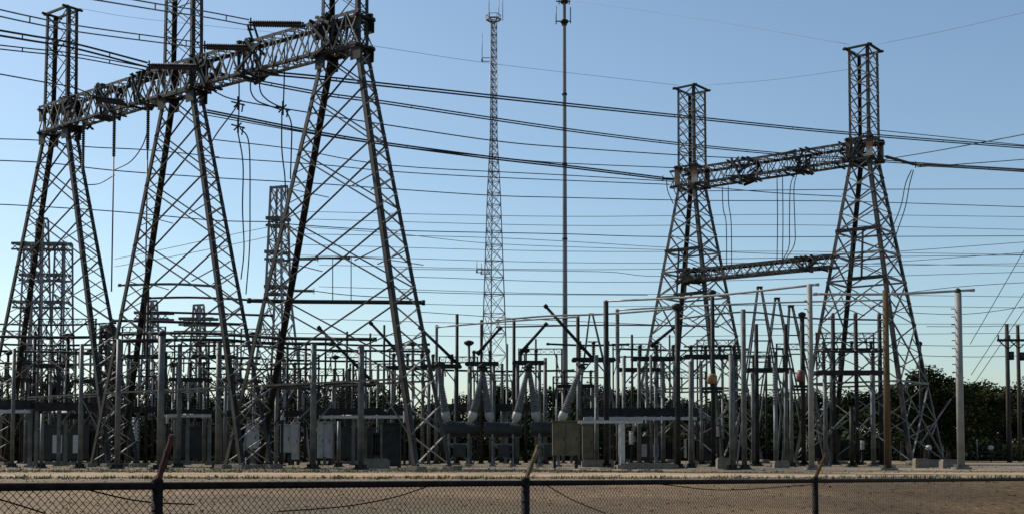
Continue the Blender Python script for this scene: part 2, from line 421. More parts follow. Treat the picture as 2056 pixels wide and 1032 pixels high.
def box_beam(name, a, b, label, group, hw=.55, h=1.85, ph=.95, m_='weathered_steel', w=.15, plates=()):
    a = V(a); b = V(b); L = (b - a).length; dr = (b - a).normalized(); n = V((-dr.y, dr.x, 0)).normalized(); up = V((0, 0, 1))
    t = thing(name, label, 'beam', a, 0, group)
    o = V((0, 0, 0)); m = MB(); e = dr * L
    for s in (-1, 1):
        for k in (0, 1):
            q = n * s * hw + up * (k * h); m.angle(q, q + e, w, .03, -n * s, up * (1 if k == 0 else -1))
    m.build('chord', 'chord_steel', t)
    m = MB()
    for s in (-1, 1):
        lace(m, n*s*hw, n*s*hw + e, n*s*hw + up*h, n*s*hw + up*h + e, .075, ph)
    for k in (0, 1):
        lace(m, n*hw + up*k*h, n*hw + e + up*k*h, -n*hw + up*k*h, -n*hw + e + up*k*h, .07, ph * .9)
    m.build('lacing', 'lace_steel' if m_ == 'weathered_steel' else m_, t)
    for p in plates:
        m = MB(); c = e * p
        rr = random.Random(int(p * 1000) + len(label))
        for s in (-1, 1):
            for _ in range(9):
                q0, q1 = rr.uniform(-1.1, 1.1), rr.uniform(-1.1, 1.1); z0, z1 = rr.uniform(-.15, 1.1), rr.uniform(-.15, 1.15)
                m.bar(c + dr*q0 + n*s*hw*rr.uniform(1.05, 1.3) + up*h*z0, c + dr*q1 + n*s*hw*1.15 + up*h*z1, rr.uniform(.07, .17), rr.uniform(.06, .2))
        for _ in range(8):
            q = rr.uniform(-1, 1); zz = rr.choice((-.05, h + .05)); m.bar(c + dr*q - n*hw*1.3 + up*zz, c + dr*(q + rr.uniform(-.3, .3)) + n*hw*1.3 + up*zz, .12, .09)
        m.build('hanger_plate', 'dark_steel', t)
    return t

HB = 23.5 - HC                                      # beam centre above eye
def axis(x, y): d = F * HB / (905 - y); q = P(x, y, d); q.z = 0; return q
T1, T2, T3 = axis(121, 228), axis(367, 149), axis(692, 57)
dirA = (T3 - T1).normalized(); rzA = math.atan2(dirA.y, dirA.x); nA = V((-dirA.y, dirA.x, 0))
tower_a(T1.x, T1.y, rzA, 'brown lattice tower with a square topped mast, leftmost of the front row', 6.6, 7.9)
tower_a(T2.x, T2.y, rzA, 'brown lattice tower in the middle of the front row, mast cut off above')
tower_a(T3.x, T3.y, rzA, 'tallest brown lattice tower, holding the right end of the long lattice beam', 8.0, 7.35, 1.35, -.75)
zb = V((0, 0, 22.56))
box_beam('lattice_beam', T1 - dirA*1.7 + zb, T2 + zb, 'long laced beam between the leftmost tower and the middle tower of the front row', 'beams of the front row', plates=(.24, .5, .76))
box_beam('lattice_beam', T2 + dirA*.02 + zb, T3 + dirA*1.6 + zb, 'laced beam climbing from the middle tower to the tallest front tower', 'beams of the front row', plates=(.13, .44, .82))

def tower_b(X, d, rz, label, mast):
    t = thing('lattice_tower', label, 'pylon', (X, d, 0), rz, 'rear pair of lattice towers')
    ZB, ZT = 22.7, 24.3
    hx = lambda z: 4.5 + (.8 - 4.5) * min(z, ZB) / ZB
    hy = lambda z: 3.4 + (1.0 - 3.4) * min(z, ZB) / ZB
    cs = [(-1, -1), (1, -1), (1, 1), (-1, 1)]
    for s, e in cs:
        m = MB(); m.angle((s*hx(.3), e*hy(.3), .3), (s*hx(ZB), e*hy(ZB), ZB), .26, .04, (-s, 0, 0), (0, -e, 0)); lg = m.build('leg', 'chord_steel' if s > 0 else 'weathered_steel', t)  # right legs take darker steel: the shade side is put into the colour
        f = MB(); f.rings([(s*hx(0), e*hy(0), -.1), (s*hx(0), e*hy(0), .34)], .45, 12); f.build('footing', 'concrete', lg)
    m = MB(); zs = [.3, 6.0, 10.4, 13.6, 15.6, 17.3, 18.8, 20.2, 21.5, ZB]
    for i in range(4):
        (s0, e0), (s1, e1) = cs[i], cs[(i+1) % 4]
        for a, b in zip(zs, zs[1:]):
            pa, pb = V((s0*hx(a), e0*hy(a), a)), V((s1*hx(a), e1*hy(a), a)); qa, qb = V((s0*hx(b), e0*hy(b), b)), V((s1*hx(b), e1*hy(b), b))
            m.bar(pa, qb, .11, .07); m.bar(pb, qa, .11, .07)
            if a in (6.0, 13.6, 15.6, 17.3): m.bar(pa, pb, .13)
            if b - a > 3:
                c = (pa + pb + qa + qb) / 4
                m.bar(pa.lerp(qa, .5), pa.lerp(c, .6), .07); m.bar(pb.lerp(qb, .5), pb.lerp(c, .6), .07); m.bar(pa.lerp(qa, .5), qa.lerp(c, .5), .06); m.bar(pb.lerp(qb, .5), qb.lerp(c, .5), .06)
    m.build('cross_bracing', 'galvanised_steel', t)
    m = MB(); l2 = MB(); top = ZT + mast
    for i in range(4):
        (s0, e0), (s1, e1) = cs[i], cs[(i+1) % 4]
        m.angle((s0*.8, e0*1.0, ZB), (s0*.78, e0*.98, top), .19, .035, (-s0, 0, 0), (0, -e0, 0))
        lace(l2, (s0*.8, e0, ZB), (s0*.78, e0*.98, top), (s1*.8, e1, ZB), (s1*.78, e1*.98, top), .08, 1.05)
    l2.build('lacing', 'galvanised_steel', m.build('mast', 'chord_steel', t))
    for z in (ZB, ZT, top):
        m = MB()
        k = 1.08 if z == top else 1.05
        for e in (-1, 1): m.bar((-1.05*k, e*1.03*k, z), (1.05*k, e*1.03*k, z), .15, .14)
        for s in (-1, 1): m.bar((s*.86*k, -1.2*k, z+.02), (s*.86*k, 1.2*k, z+.02), .15, .14)
        m.build('collar', 'dark_steel', t)
    for s in (-1, 1):
        for e in (-1, 1): m = MB(); m.box((s*.8, e*1.06, ZB + .95), .5, .03, 1.6); m.build('gusset_plate', 'rusty_steel', t)
    m = MB(); z0, z1 = 13.7, 17.4                                # service bay frame inside the tower
    for s in (-.35, .45):
        m.bar((s, -hy(z0)-.08, z0), (s, -hy(z1)-.08, z1), .12)
    m.bar((-hx(z1), -hy(z1)-.1, z1), (hx(z1)+.2, -hy(z1)-.1, z1), .17); m.bar((-.6, -hy(z0)-.1, z0), (hx(z0), -hy(z0)-.1, z0), .17); m.bar((-.5, -hy(15.2)-.1, 15.2), (.5, -hy(15.2)-.1, 15.2), .13)
    m.build('service_frame', 'dark_steel', t)
    return t
B2, B1 = axis(1736, 298), axis(1390, 353)
dirB = (B2 - B1).normalized(); rzB = math.atan2(dirB.y, dirB.x); nB = V((-dirB.y, dirB.x, 0))
tower_b(B1.x, B1.y, rzB, 'galvanised lattice tower with the lower mast, left one of the rear pair', 6.6)
tower_b(B2.x, B2.y, rzB, 'galvanised lattice tower with the higher mast beside the wooden pole, right of the rear pair', 6.9)
box_beam('lattice_beam', B1 - dirB*1.6 + V((0, 0, 22.7)), B2 + dirB*1.2 + V((0, 0, 22.7)), 'rust patched upper beam joining the masts of the rear towers', 'beams of the rear pair', .95, 1.45, .9, 'rusty_steel', .16, (.36, .64, .88))
box_beam('lattice_beam', B1 - dirB*.2 - nB*2.0 + V((0, 0, 14.6)), B2 - dirB*1.5 - nB*2.0 + V((0, 0, 14.6)), 'lower laced beam slung between the two rear towers below the rusty one', 'beams of the rear pair', .6, .95, .9, 'galvanised_steel', .15, (.1, .85))

# ---------------------------------------------------------------- wires
GS_NAME = 'thin shield wires high in the sky'
def wire(pts, r, label, group='overhead wires', m='wire_metal', name='overhead_wire', cat='wire', double=0.0, n=5):
    w3 = smooth([P(*p) for p in pts], 6)
    if group != GS_NAME: r = r * 1.3
    o0 = w3[0].copy(); b = MB()
    for k in ((-1, 1) if double else (0,)):
        b.rings([q - o0 + V((0, 0, k * double / 2)) for q in w3], r, n)
    if double:
        for q in w3[3::5]: b.bar(q - o0 - V((0, 0, double/2)), q - o0 + V((0, 0, double/2)), .05)
    return tag(b.build(name, m, None, o0), label, cat, group)
def string(p, q, label, nd=22, r=.12, group='insulator strings', m='porcelain'):
    p = P(*p) if isinstance(p, tuple) else p; q = P(*q) if isinstance(q, tuple) else q
    t = thing('insulator_string', label, 'insulator', p, 0, group); q = q - p; o = V((0, 0, 0))
    b = MB(); b.stack(q * .06, q * .94, r, nd, .6, 8); b.build('discs', m, t)
    b = MB(); b.tube(o, q * .08, .05, n=6); b.tube(q * .92, q, .05, n=6); b.bar(q*.97 - V((0, 0, .25)), q*.97 + V((0, 0, .25)), .07); b.build('end_fitting', 'dark_steel', t)
    return t
def beamA(x): 
    """3D point on the front beam axis in pixel column x"""
    lo, hi = -.3, 1.3
    for _ in range(40):
        s = (lo + hi) / 2; q = T1.lerp(T3, s)
        if q.x / q.y * F + 1028 < x: lo = s
        else: hi = s
    return T1.lerp(T3, lo)
# strain strings on the front beam: towards the near left, joined to incoming lines
st = [(610, 47, 500, 46, 'dark strain string left of the tallest tower, topmost on the front beam'),
      (502, 94, 408, 92, 'dark strain string above the front beam between middle and tallest towers'),
      (405, 133, 296, 131, 'dark strain string crossing the middle tower at beam level'),
      (250, 205, 192, 196, 'dark strain string on the beam between leftmost and middle towers')]
SE = []
for x0, y0, x1, y1, lb in st:
    d0 = beamA(x0).y - .6; d1 = d0 - 3.0; string((x0, y0, d0), (x1, y1, d1), lb); string((x0 + 6, y0 + 6, d0), (x1, y1 + 5, d1), lb.replace('dark strain string', 'lower twin string')) ; SE.append((x1, y1, d1))
# posts of the strings' yokes standing on the beam
for x0, y0, x1, y1, lb in ((497, 50, 506, 78, 'short stub bracket under the topmost strain string on the front beam'), (302, 134, 308, 160, 'short stub bracket under the strain string at the middle tower')):
    d = beamA(x0).y - .8; b = MB(); a, c = P(x0, y0, d), P(x1, y1, d); b.bar((0, 0, 0), c - a, .12); b.bar(V((.35, 0, 0)), c - a + V((.35, 0, 0)), .12)
    b.bar((0, 0, -.3), V((.35, 0, -.3)), .09)
    tag(b.build('stub_bracket', 'dark_steel', None, a), lb, 'bracket', 'stub brackets on the front beam')
wire([(SE[0][0], SE[0][1], SE[0][2]), (410, 29, 63), (330, 17, 59), (205, -4, 54), (120, -18, 50)], .028, 'double line leaving the picture top left of the middle mast', 'lines coming in from the left', 'pale_wire', double=.30)
wire([(SE[1][0], SE[1][1], SE[1][2]), (330, 82, 66), (160, 59, 60), (60, 40, 56), (-30, 20, 53)], .028, 'double line crossing the leftmost mast near its top', 'lines coming in from the left', 'pale_wire', double=.30)
wire([(SE[2][0], SE[2][1], SE[2][2]), (150, 93, 67), (60, 77, 63), (-30, 62, 60)], .045, 'thick dark line crossing the middle of the leftmost mast', 'lines coming in from the left', double=.26)
wire([(SE[2][0], SE[2][1]+8, SE[2][2]+.4), (150, 112, 68), (60, 102, 64), (-30, 92, 61)], .028, 'thin line just under the thick dark line at the leftmost mast', 'lines coming in from the left', double=.2)
wire([(SE[3][0], SE[3][1], SE[3][2]), (150, 177, 74), (80, 164, 70), (-30, 144, 66)], .03, 'single line reaching the leftmost mast a little above the beam', 'lines coming in from the left')
# lines running right from the front beam towards and past the rear pair
GR = 'lines running from the front towers to the right'
wire([(470, 142, 78), (640, 157, 82), (770, 171, 86), (1130, 210, 98), (1400, 238, 112), (1700, 268, 122), (2090, 299, 132)], .05, 'thick topmost dark line passing above the rear pair beam', GR, double=.2)
wire([(440, 150, 80), (640, 188, 84), (775, 207, 88), (1130, 260, 100), (1360, 289, 112), (1560, 309, 122), (1700, 319, 128), (2090, 346, 140)], .042, 'second dark line below the thick topmost line', GR, double=.18)
wire([(430, 185, 82), (480, 203, 83), (640, 230, 86), (780, 252, 89), (990, 283, 95), (1130, 296, 101), (1400, 314, 108), (1700, 327, 95)], .036, 'third dark line down, ending at the higher rear mast', GR)
wire([(415, 224, 84), (640, 268, 88), (785, 291, 91), (990, 318, 96), (1130, 334, 99), (1332, 359, 103.5)], .05, 'dark line ending at the left end of the rear upper beam', GR, double=.16)
wire([(415, 232, 86), (640, 272, 90), (785, 293, 93), (990, 316, 99), (1130, 328, 104), (1365, 338, 103)], .03, 'thin line fanning out above the one at the rear beam end', GR)
wire([(430, 281, 88), (590, 300, 92), (790, 333, 96), (1130, 352, 104), (1370, 366, 103)], .03, 'thin line slightly below the rear beam end line', GR)
wire([(430, 317, 90), (640, 331, 94), (790, 345, 97), (1000, 357, 102), (1345, 371, 103)], .03, 'lowest thin line ending at the lower rear mast', GR)
wire([(-20, 279, 84), (85, 283, 86), (170, 295, 88), (300, 302, 90), (440, 316, 93)], .03, 'single line crossing the leftmost tower below its beam', 'lines behind the front towers')
wire([(-20, 322, 86), (100, 328, 88), (230, 343, 90), (440, 358, 94), (620, 368, 98), (790, 380, 101), (990, 393, 106), (1130, 397, 110), (1400, 403, 118), (1700, 405, 125), (2090, 417, 134)], .032, 'long line running the whole width under the front beams and rear beam', 'lines behind the front towers')
wire([(-20, 410, 92), (60, 414, 93), (230, 425, 95), (430, 443, 98), (540, 446, 100), (600, 452, 102), (790, 463, 106), (1130, 470, 114), (1400, 476, 120), (2090, 474, 136)], .032, 'long line running the whole width at the height of the service frames', 'lines behind the front towers')
wire([(1420, 376, 108), (1560, 388, 106), (1690, 395, 103)], .03, 'sagging line between the two rear towers under the rusty beam', 'lines at the rear pair')
wire([(1420, 384, 116), (1700, 381, 122), (2090, 380, 132)], .03, 'level line going right from beneath the rusty beam', 'lines at the rear pair')
wire([(1420, 368, 110), (1560, 341, 116), (1715, 326, 120)], .02, 'faint line behind the rusty beam', 'lines at the rear pair', 'pale_wire')
wire([(1775, 321, 99), (1900, 300, 92), (2090, 264, 84)], .03, 'line rising to the right edge from the higher rear tower', 'lines at the rear pair')
wire([(1840, 331, 97), (1940, 336, 94), (2090, 345, 90)], .05, 'thick line leaving right from the strain string at the rear beam', 'lines at the rear pair', double=.14)
wire([(1842, 336, 97), (1960, 328, 95), (2090, 318, 91)], .028, 'thin line rising gently right of the strain string at the rear beam', 'lines at the rear pair')
wire([(1762, 262, 95), (1900, 276, 96), (2090, 296, 96)], .028, 'thin line falling right from the higher rear mast', 'lines at the rear pair', 'pale_wire')
string(B2 + dirB*1.5 + V((0, 0, 22.9)), P(1840, 332, 97), 'dark strain string on the right end of the rear upper beam', 24, .12)
string(B1 - dirB*1.6 + V((0, 0, 23.6)), P(1330, 359, 103.8), 'dark strain string on the left end of the rear upper beam', 14, .12)
# shield wires
GS = 'thin shield wires high in the sky'
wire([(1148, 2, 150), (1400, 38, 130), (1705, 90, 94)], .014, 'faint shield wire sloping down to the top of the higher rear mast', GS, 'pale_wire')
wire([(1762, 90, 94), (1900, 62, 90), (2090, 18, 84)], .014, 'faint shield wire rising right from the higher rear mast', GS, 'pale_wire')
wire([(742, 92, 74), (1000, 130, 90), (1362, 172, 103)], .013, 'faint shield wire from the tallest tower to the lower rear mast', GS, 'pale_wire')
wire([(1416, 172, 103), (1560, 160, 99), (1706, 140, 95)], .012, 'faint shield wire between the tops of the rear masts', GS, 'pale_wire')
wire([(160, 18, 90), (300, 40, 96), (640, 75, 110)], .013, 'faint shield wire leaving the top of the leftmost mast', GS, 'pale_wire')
# far faint lines
GF = 'faint far lines low in the sky'
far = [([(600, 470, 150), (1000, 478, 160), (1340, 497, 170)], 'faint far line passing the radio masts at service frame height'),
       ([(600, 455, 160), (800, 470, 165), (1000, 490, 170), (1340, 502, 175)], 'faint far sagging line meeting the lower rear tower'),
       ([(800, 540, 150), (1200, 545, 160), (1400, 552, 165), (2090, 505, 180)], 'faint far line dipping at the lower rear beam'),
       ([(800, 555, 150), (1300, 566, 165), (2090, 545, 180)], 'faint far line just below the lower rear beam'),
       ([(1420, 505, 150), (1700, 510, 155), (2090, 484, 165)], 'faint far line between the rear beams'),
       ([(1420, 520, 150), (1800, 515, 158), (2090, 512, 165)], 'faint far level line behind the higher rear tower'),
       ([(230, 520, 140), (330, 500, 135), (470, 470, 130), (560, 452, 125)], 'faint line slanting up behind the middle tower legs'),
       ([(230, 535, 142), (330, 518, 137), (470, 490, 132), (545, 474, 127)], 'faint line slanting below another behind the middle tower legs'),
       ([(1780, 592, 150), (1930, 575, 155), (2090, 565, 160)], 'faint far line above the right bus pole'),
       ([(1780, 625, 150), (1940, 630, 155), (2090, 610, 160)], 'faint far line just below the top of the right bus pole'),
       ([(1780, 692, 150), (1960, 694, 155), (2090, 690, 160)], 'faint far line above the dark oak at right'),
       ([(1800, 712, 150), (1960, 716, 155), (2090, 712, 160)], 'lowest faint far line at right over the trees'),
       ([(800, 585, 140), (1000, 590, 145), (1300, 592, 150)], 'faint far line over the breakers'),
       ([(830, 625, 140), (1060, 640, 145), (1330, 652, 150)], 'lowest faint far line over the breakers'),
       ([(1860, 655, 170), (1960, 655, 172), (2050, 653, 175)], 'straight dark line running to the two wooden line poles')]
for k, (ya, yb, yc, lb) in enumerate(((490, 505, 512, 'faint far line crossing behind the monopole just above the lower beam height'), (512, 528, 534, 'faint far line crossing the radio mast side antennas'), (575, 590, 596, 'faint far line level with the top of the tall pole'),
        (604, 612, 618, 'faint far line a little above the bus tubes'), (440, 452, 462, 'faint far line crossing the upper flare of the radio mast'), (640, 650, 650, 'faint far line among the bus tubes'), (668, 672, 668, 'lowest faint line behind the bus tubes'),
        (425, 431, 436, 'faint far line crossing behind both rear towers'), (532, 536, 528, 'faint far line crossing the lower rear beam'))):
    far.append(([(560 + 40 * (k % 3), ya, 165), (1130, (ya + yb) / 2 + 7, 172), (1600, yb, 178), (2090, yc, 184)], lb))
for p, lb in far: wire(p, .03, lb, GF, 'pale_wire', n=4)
for p, lb in (([(2075, 470, 120), (2000, 600, 130), (1948, 690, 138)], 'uppermost of three slanting wires crossing right of the bus pole'),
              ([(2090, 535, 120), (2010, 660, 130), (1950, 752, 138)], 'middle of three slanting wires crossing right of the bus pole'),
              ([(2090, 575, 122), (2030, 660, 130), (1952, 775, 140)], 'lowest of three slanting wires crossing right of the bus pole')):
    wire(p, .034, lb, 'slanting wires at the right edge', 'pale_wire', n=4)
# insulators hanging from the front beam with their drops
def drop(x, y0, y1, y2, d, lb, r=.13, group='hanging insulators with drops'):
    a = P(x, y0, d); b = P(x, y1, d); b.x = a.x; t = thing('hanging_insulator', lb, 'insulator', a, 0, group)
    m = MB(); m.stack((0, 0, 0), b - a, r, 26, .65, 8); m.build('discs', 'porcelain', t)
    if y2:
        m = MB(); c = P(x, y2, d); m.tube(b - a, V((0, 0, (c - a).z)), .045, n=6); m.build('drop_conductor', 'wire_metal', t)
drop(230, 222, 315, 585, beamA(230).y, 'dark insulator under the front beam with a long straight drop below it')
drop(168, 243, 350, 0, beamA(168).y, 'short dark insulator under the beam beside the leftmost tower')
drop(298, 196, 300, 700, beamA(298).y + .4, 'dark insulator hanging left of the middle tower with a drop to the yard')
wire([(230, 342, 85), (262, 325, 84), (285, 295, 83), (297, 262, 82)], .03, 'curved jumper looping up to the insulator left of the middle tower', 'jumper loops')
wire([(172, 372, 86), (200, 369, 86), (230, 352, 85)], .03, 'low jumper loop between the two insulators beside the leftmost tower', 'jumper loops')
d0 = beamA(480).y + 1.0; d1 = beamA(570).y + 1.0
for pts, lb in (([(480, 150, d0), (480, 215, d0), (478, 268, d0)], 'vertical drop from the front beam right of the middle tower'),
                ([(478, 268, d0), (488, 330, d0), (487, 420, d0+2), (490, 500, d0+5), (484, 560, d0+8)], 'left strand of the twin drop right of the middle tower'),
                ([(482, 258, d0), (500, 290, d0), (502, 420, d0+2), (501, 500, d0+5), (494, 590, d0+9)], 'right strand of the twin drop right of the middle tower'),
                ([(571, 88, d1), (571, 150, d1), (569, 215, d1)], 'vertical drop from the beam left of the tallest tower'),
                ([(566, 225, d1), (566, 300, d1), (572, 355, d1+2), (573, 400, d1+4)], 'left strand of the twin drop beside the tallest tower'),
                ([(574, 222, d1), (585, 250, d1), (585, 300, d1+1), (583, 360, d1+3)], 'right strand of the twin drop beside the tallest tower'),
                ([(503, 160, d1), (504, 185, d1), (516, 203, d1), (540, 213, d1), (566, 222, d1)], 'curved jumper from the beam to the upper twin drop clamp'),
                ([(521, 130, d1), (522, 180, d1), (535, 200, d1), (555, 212, d1), (566, 216, d1)], 'curved jumper with a spacer just right of another jumper'),
                ([(480, 205, d0), (470, 222, d0), (440, 262, d0), (425, 285, d0)], 'slanting jumper running down left to the middle tower leg')):
    wire(pts, .032, lb, 'drops and jumpers of the front beam')
def clamp(x, y, d, lb):
    b = MB(); b.bar((-.4, 0, .1), (.4, 0, -.12), .08); b.bar((0, 0, -.4), (0, 0, .4), .1); b.bar((-.25, 0, -.25), (.2, 0, .2), .07); b.bar((.2, .1, -.5), (.28, .1, 0), .07)
    tag(b.build('line_clamp', 'dark_steel', None, P(x, y, d)), lb, 'clamp', 'line clamps on the drops')
clamp(478, 208, d0, 'upper dark clamp on the drop right of the middle tower')
clamp(478, 254, d0, 'lower dark clamp on the drop right of the middle tower')
clamp(568, 218, d1, 'dark clamp on the drop left of the tallest tower')
# jumpers of the rear pair
db = 104
for pts, lb in (([(1450, 375, 106), (1452, 420, 106), (1458, 450, 106), (1459, 545, 105)], 'left strand of the twin drop next to the lower rear tower'),
                ([(1462, 374, 106), (1463, 410, 106), (1468, 450, 106), (1469, 545, 105)], 'right strand of the twin drop next to the lower rear tower'),
                ([(1560, 355, db), (1561, 440, db), (1560, 530, db)], 'leftmost of the four drops mid way under the rusty beam'),
                ([(1571, 353, db), (1572, 440, db), (1571, 525, db)], 'second drop from the left mid way under the rusty beam'),
                ([(1597, 348, db), (1587, 375, db), (1585, 450, db), (1584, 495, db), (1570, 525, db)], 'curved drop mid way under the rusty beam bending left at its foot'),
                ([(1600, 349, db), (1594, 380, db), (1596, 450, db), (1595, 490, db), (1578, 520, db)], 'rightmost curved drop mid way under the rusty beam'),
                ([(1338, 362, 108), (1341, 385, 108), (1352, 410, 108)], 'short jumper loop under the left end of the rusty beam'),
                ([(1352, 362, 108), (1353, 380, 108), (1364, 405, 108)], 'second short jumper loop under the left end of the rusty beam'),
                ([(1830, 342, 97), (1818, 370, 98), (1810, 410, 97), (1795, 450, 95), (1782, 475, 94)], 'jumper swinging left below the strain string of the higher rear tower'),
                ([(1834, 342, 97), (1826, 372, 98), (1818, 415, 97), (1803, 460, 95), (1790, 500, 94)], 'outer jumper swinging down below the strain string of the higher rear tower')):
    wire(pts, .032, lb, 'drops and jumpers of the rear pair', 'wire_metal')

# ---------------------------------------------------------------- radio masts
def radio_mast():
    d = 220; s = ppm(d); t = thing('radio_mast', 'tall slim lattice radio mast with flared foot and whip antennas', 'mast', G(990, d))
    def z(y): return P(990, y, d).z
    prof = [(0, 3.3), (z(640), 2.25), (z(390), 1.35), (z(275), .72), (z(38), .62)]
    m = MB(); k = 3
    ang = [math.radians(a) for a in (100, 220, 340)]
    def pt(zz, i):
        for (z0, r0), (z1, r1) in zip(prof, prof[1:]):
            if zz <= z1: r = r0 + (r1 - r0) * (zz - z0) / (z1 - z0); break
        return V((math.cos(ang[i]) * r, math.sin(ang[i]) * r, zz))
    for i in range(3):
        m.rings([pt(zz, i) for zz, _ in prof], [.13, .12, .1, .09, .08], 6)
    m.build('leg_tube', 'radio_steel', t)
    m = MB(); zz = 0.0
    while zz < prof[-1][0] - 1:
        r = pt(zz, 0).xy.length; h = max(1.35, r * 1.5); z1 = min(zz + h, prof[-1][0])
        for i in range(3):
            j = (i + 1) % 3
            m.bar(pt(zz, i), pt(z1, j), .085); m.bar(pt(zz, j), pt(z1, i), .085); m.bar(pt(z1, i), pt(z1, j), .1)
        zz = z1
    m.build('bracing', 'radio_steel', t)
    m = MB(); zt = z(40)
    for a in range(6):
        p = V((math.cos(a*math.pi/3), math.sin(a*math.pi/3), 0)); q = V((math.cos((a+1)*math.pi/3), math.sin((a+1)*math.pi/3), 0))
        m.bar(p*1.3 + V((0, 0, zt)), q*1.3 + V((0, 0, zt)), .25); m.bar(V((0, 0, zt - .8)), p*1.3 + V((0, 0, zt)), .15)
        m.bar(p*1.3 + V((0, 0, zt + .8)), q*1.3 + V((0, 0, zt + .8)), .09); m.bar(p*1.3 + V((0, 0, zt)), p*1.3 + V((0, 0, zt + .8)), .09)
    m.build('platform', 'radio_steel', t)
    for x, y0, y1, yy in ((981, 42, -22, 0), (1009, 42, -20, 0), (1001, 38, 0, 0), (967, 122, 68, 1), (957, 545, 522, 1), (966, 548, 528, 1)):
        b = MB(); X = (x - 990) / s; b.tube((X, 0, z(y0)), (X, 0, z(y1)), .07, n=6)
        if yy: b.bar((X, 0, z(y0 - 5)), (-.3, 0, z(y0 - 5)), .12); b.bar((X, 0, z(y0 + 2)), (-.3, 0, z(y0 + 2)), .12); b.box((X, 0, z(y0)), .3, .3, .5)
        b.build('antenna', 'radio_steel', t)
    b = MB(); b.rings([(0, 0, -.2), (0, 0, .4)], 3.9, 16); b.build('footing', 'concrete', t)
radio_mast()
def monopole():
    d = 200; s = ppm(d); t = thing('monopole', 'slender single tube radio pole standing right of the lattice radio mast', 'mast', G(1135, d))
    def z(y): return P(1135, y, d).z
    m = MB(); m.rings([(0, 0, 0), (0, 0, z(640)), (0, 0, z(330)), (0, 0, z(0)), (0, 0, z(-120))], [.5, .41, .34, .28, .25], 14); m.build('shaft', 'monopole_steel', t)
    m = MB()
    for y in (50, 190, 330, 480, 640): m.rings([(0, 0, z(y) - .15), (0, 0, z(y) + .15)], .44, 14)
    m.build('flange', 'dark_steel', t)
    m = MB()
    for y in (44, 4): m.bar((-1.35, -.1, z(y)), (1.0, -.1, z(y)), .16); m.rings([(0, 0, z(y) - .25), (0, 0, z(y) + .2)], .62, 12)
    m.build('cross_arm', 'dark_steel', t)
    for x, y0, y1 in ((-1.35, 50, 14), (1.0, 48, 16), (-.85, 10, -30), (.8, 10, -30)):
        m = MB(); m.tube((x, -.1, z(y0)), (x, -.1, z(y1)), .1, n=6); m.build('antenna', 'monopole_steel', t)
    b = MB(); b.rings([(0, 0, -.2), (0, 0, .35)], 1.3, 16); b.build('footing', 'concrete', t)
monopole()

# ---------------------------------------------------------------- far lattice columns at left and behind the tallest tower
def column(x, ytop, d, wt, wb, label, arms=(), yflare=None, wflare=None, group='far lattice columns', m_='radio_steel', ph=1.6):
    t = thing('lattice_column', label, 'pylon', G(x, d), rzA * .5, group); zt = P(x, ytop, d).z
    prof = [(0, wb)] + ([(P(x, yflare, d).z, wflare)] if yflare else []) + [(zt, wt)]
    cs = [(-1, -1), (1, -1), (1, 1), (-1, 1)]; m = MB()
    for (z0, a), (z1, b) in zip(prof, prof[1:]):
        for i in range(4):
            (s0, e0), (s1, e1) = cs[i], cs[(i+1) % 4]
            m.bar((s0*a/2, e0*a/2, z0), (s0*b/2, e0*b/2, z1), .17)
            lace(m, (s0*a/2, e0*a/2, z0), (s0*b/2, e0*b/2, z1), (s1*a/2, e1*a/2, z0), (s1*b/2, e1*b/2, z1), .1, max(ph, (a + b) * .45))
    m.bar((-wt*.8, 0, zt), (wt*.8, 0, zt), .22); m.build('shaft', m_, t)
    for y, x0, x1 in arms:
        b = MB(); z = P(x, y, d).z; c = math.cos(-rzA*.5); s_ = math.sin(-rzA*.5); k = 1 / ppm(d)
        p, q = V(((x0 - x)*k*c, (x0 - x)*k*s_, z)), V(((x1 - x)*k*c, (x1 - x)*k*s_, z))
        for off in (-.5, .5): b.bar(p + V((0, off, 0)), q + V((0, off, 0)), .3); b.bar(p + V((0, off, -.7)), q + V((0, off, -.7)), .2)
        lace(b, p + V((0, -.5, 0)), q + V((0, -.5, 0)), p + V((0, -.5, -.7)), q + V((0, -.5, -.7)), .12, .8)
        b.build('cross_arm', 'post_steel', t)
column(555, 376, 118, 1.15, 4.6, 'pale lattice column with dark cross arms behind the tallest tower left leg', ((440, 534, 574), (507, 532, 572), (576, 532, 574)), 590, 1.7)
column(76, 440, 150, .9, 3.6, 'far lattice column with a pointed top behind the leftmost tower', ((490, 20, 132),), 640, 1.6)
column(56, 492, 152, 1.3, 2.6, 'far lattice column between the left tower legs, left of the pointed one', ((552, 36, 130),), 640, 1.7)
column(120, 490, 151, 1.4, 2.8, 'far lattice column between the left tower legs, right of the pointed one', ((606, 24, 128),), 640, 1.7)
column(300, 604, 140, .8, 2.4, 'small far lattice column seen between the middle tower legs', ((628, 270, 340),))
column(395, 612, 140, .8, 2.4, 'small far lattice column near the right leg of the middle tower', ((640, 360, 430),))
column(212, 655, 84, .62, .75, 'brown lattice column standing where the leftmost and middle towers meet', m_='weathered_steel', ph=.9)
string((578, 520, 116), (640, 520, 112), 'horizontal dark string at the pale lattice column, upper one', 20, .14)
string((578, 583, 116), (632, 584, 112), 'horizontal dark string at the pale lattice column, lower one', 18, .14)
wire([(640, 520, 112), (700, 516, 112), (780, 522, 112), (850, 532, 114)], .032, 'line running right from the upper string of the pale lattice column', 'lines of the pale lattice column')
wire([(632, 584, 112), (700, 592, 112), (830, 600, 114)], .03, 'line running right from the lower string of the pale lattice column', 'lines of the pale lattice column')
wire([(668, 517, 112), (668, 606, 112)], .034, 'left drop wire seen through the tallest tower bracing', 'lines of the pale lattice column')
wire([(705, 517, 112), (705, 606, 112)], .034, 'right drop wire seen through the tallest tower bracing', 'lines of the pale lattice column')

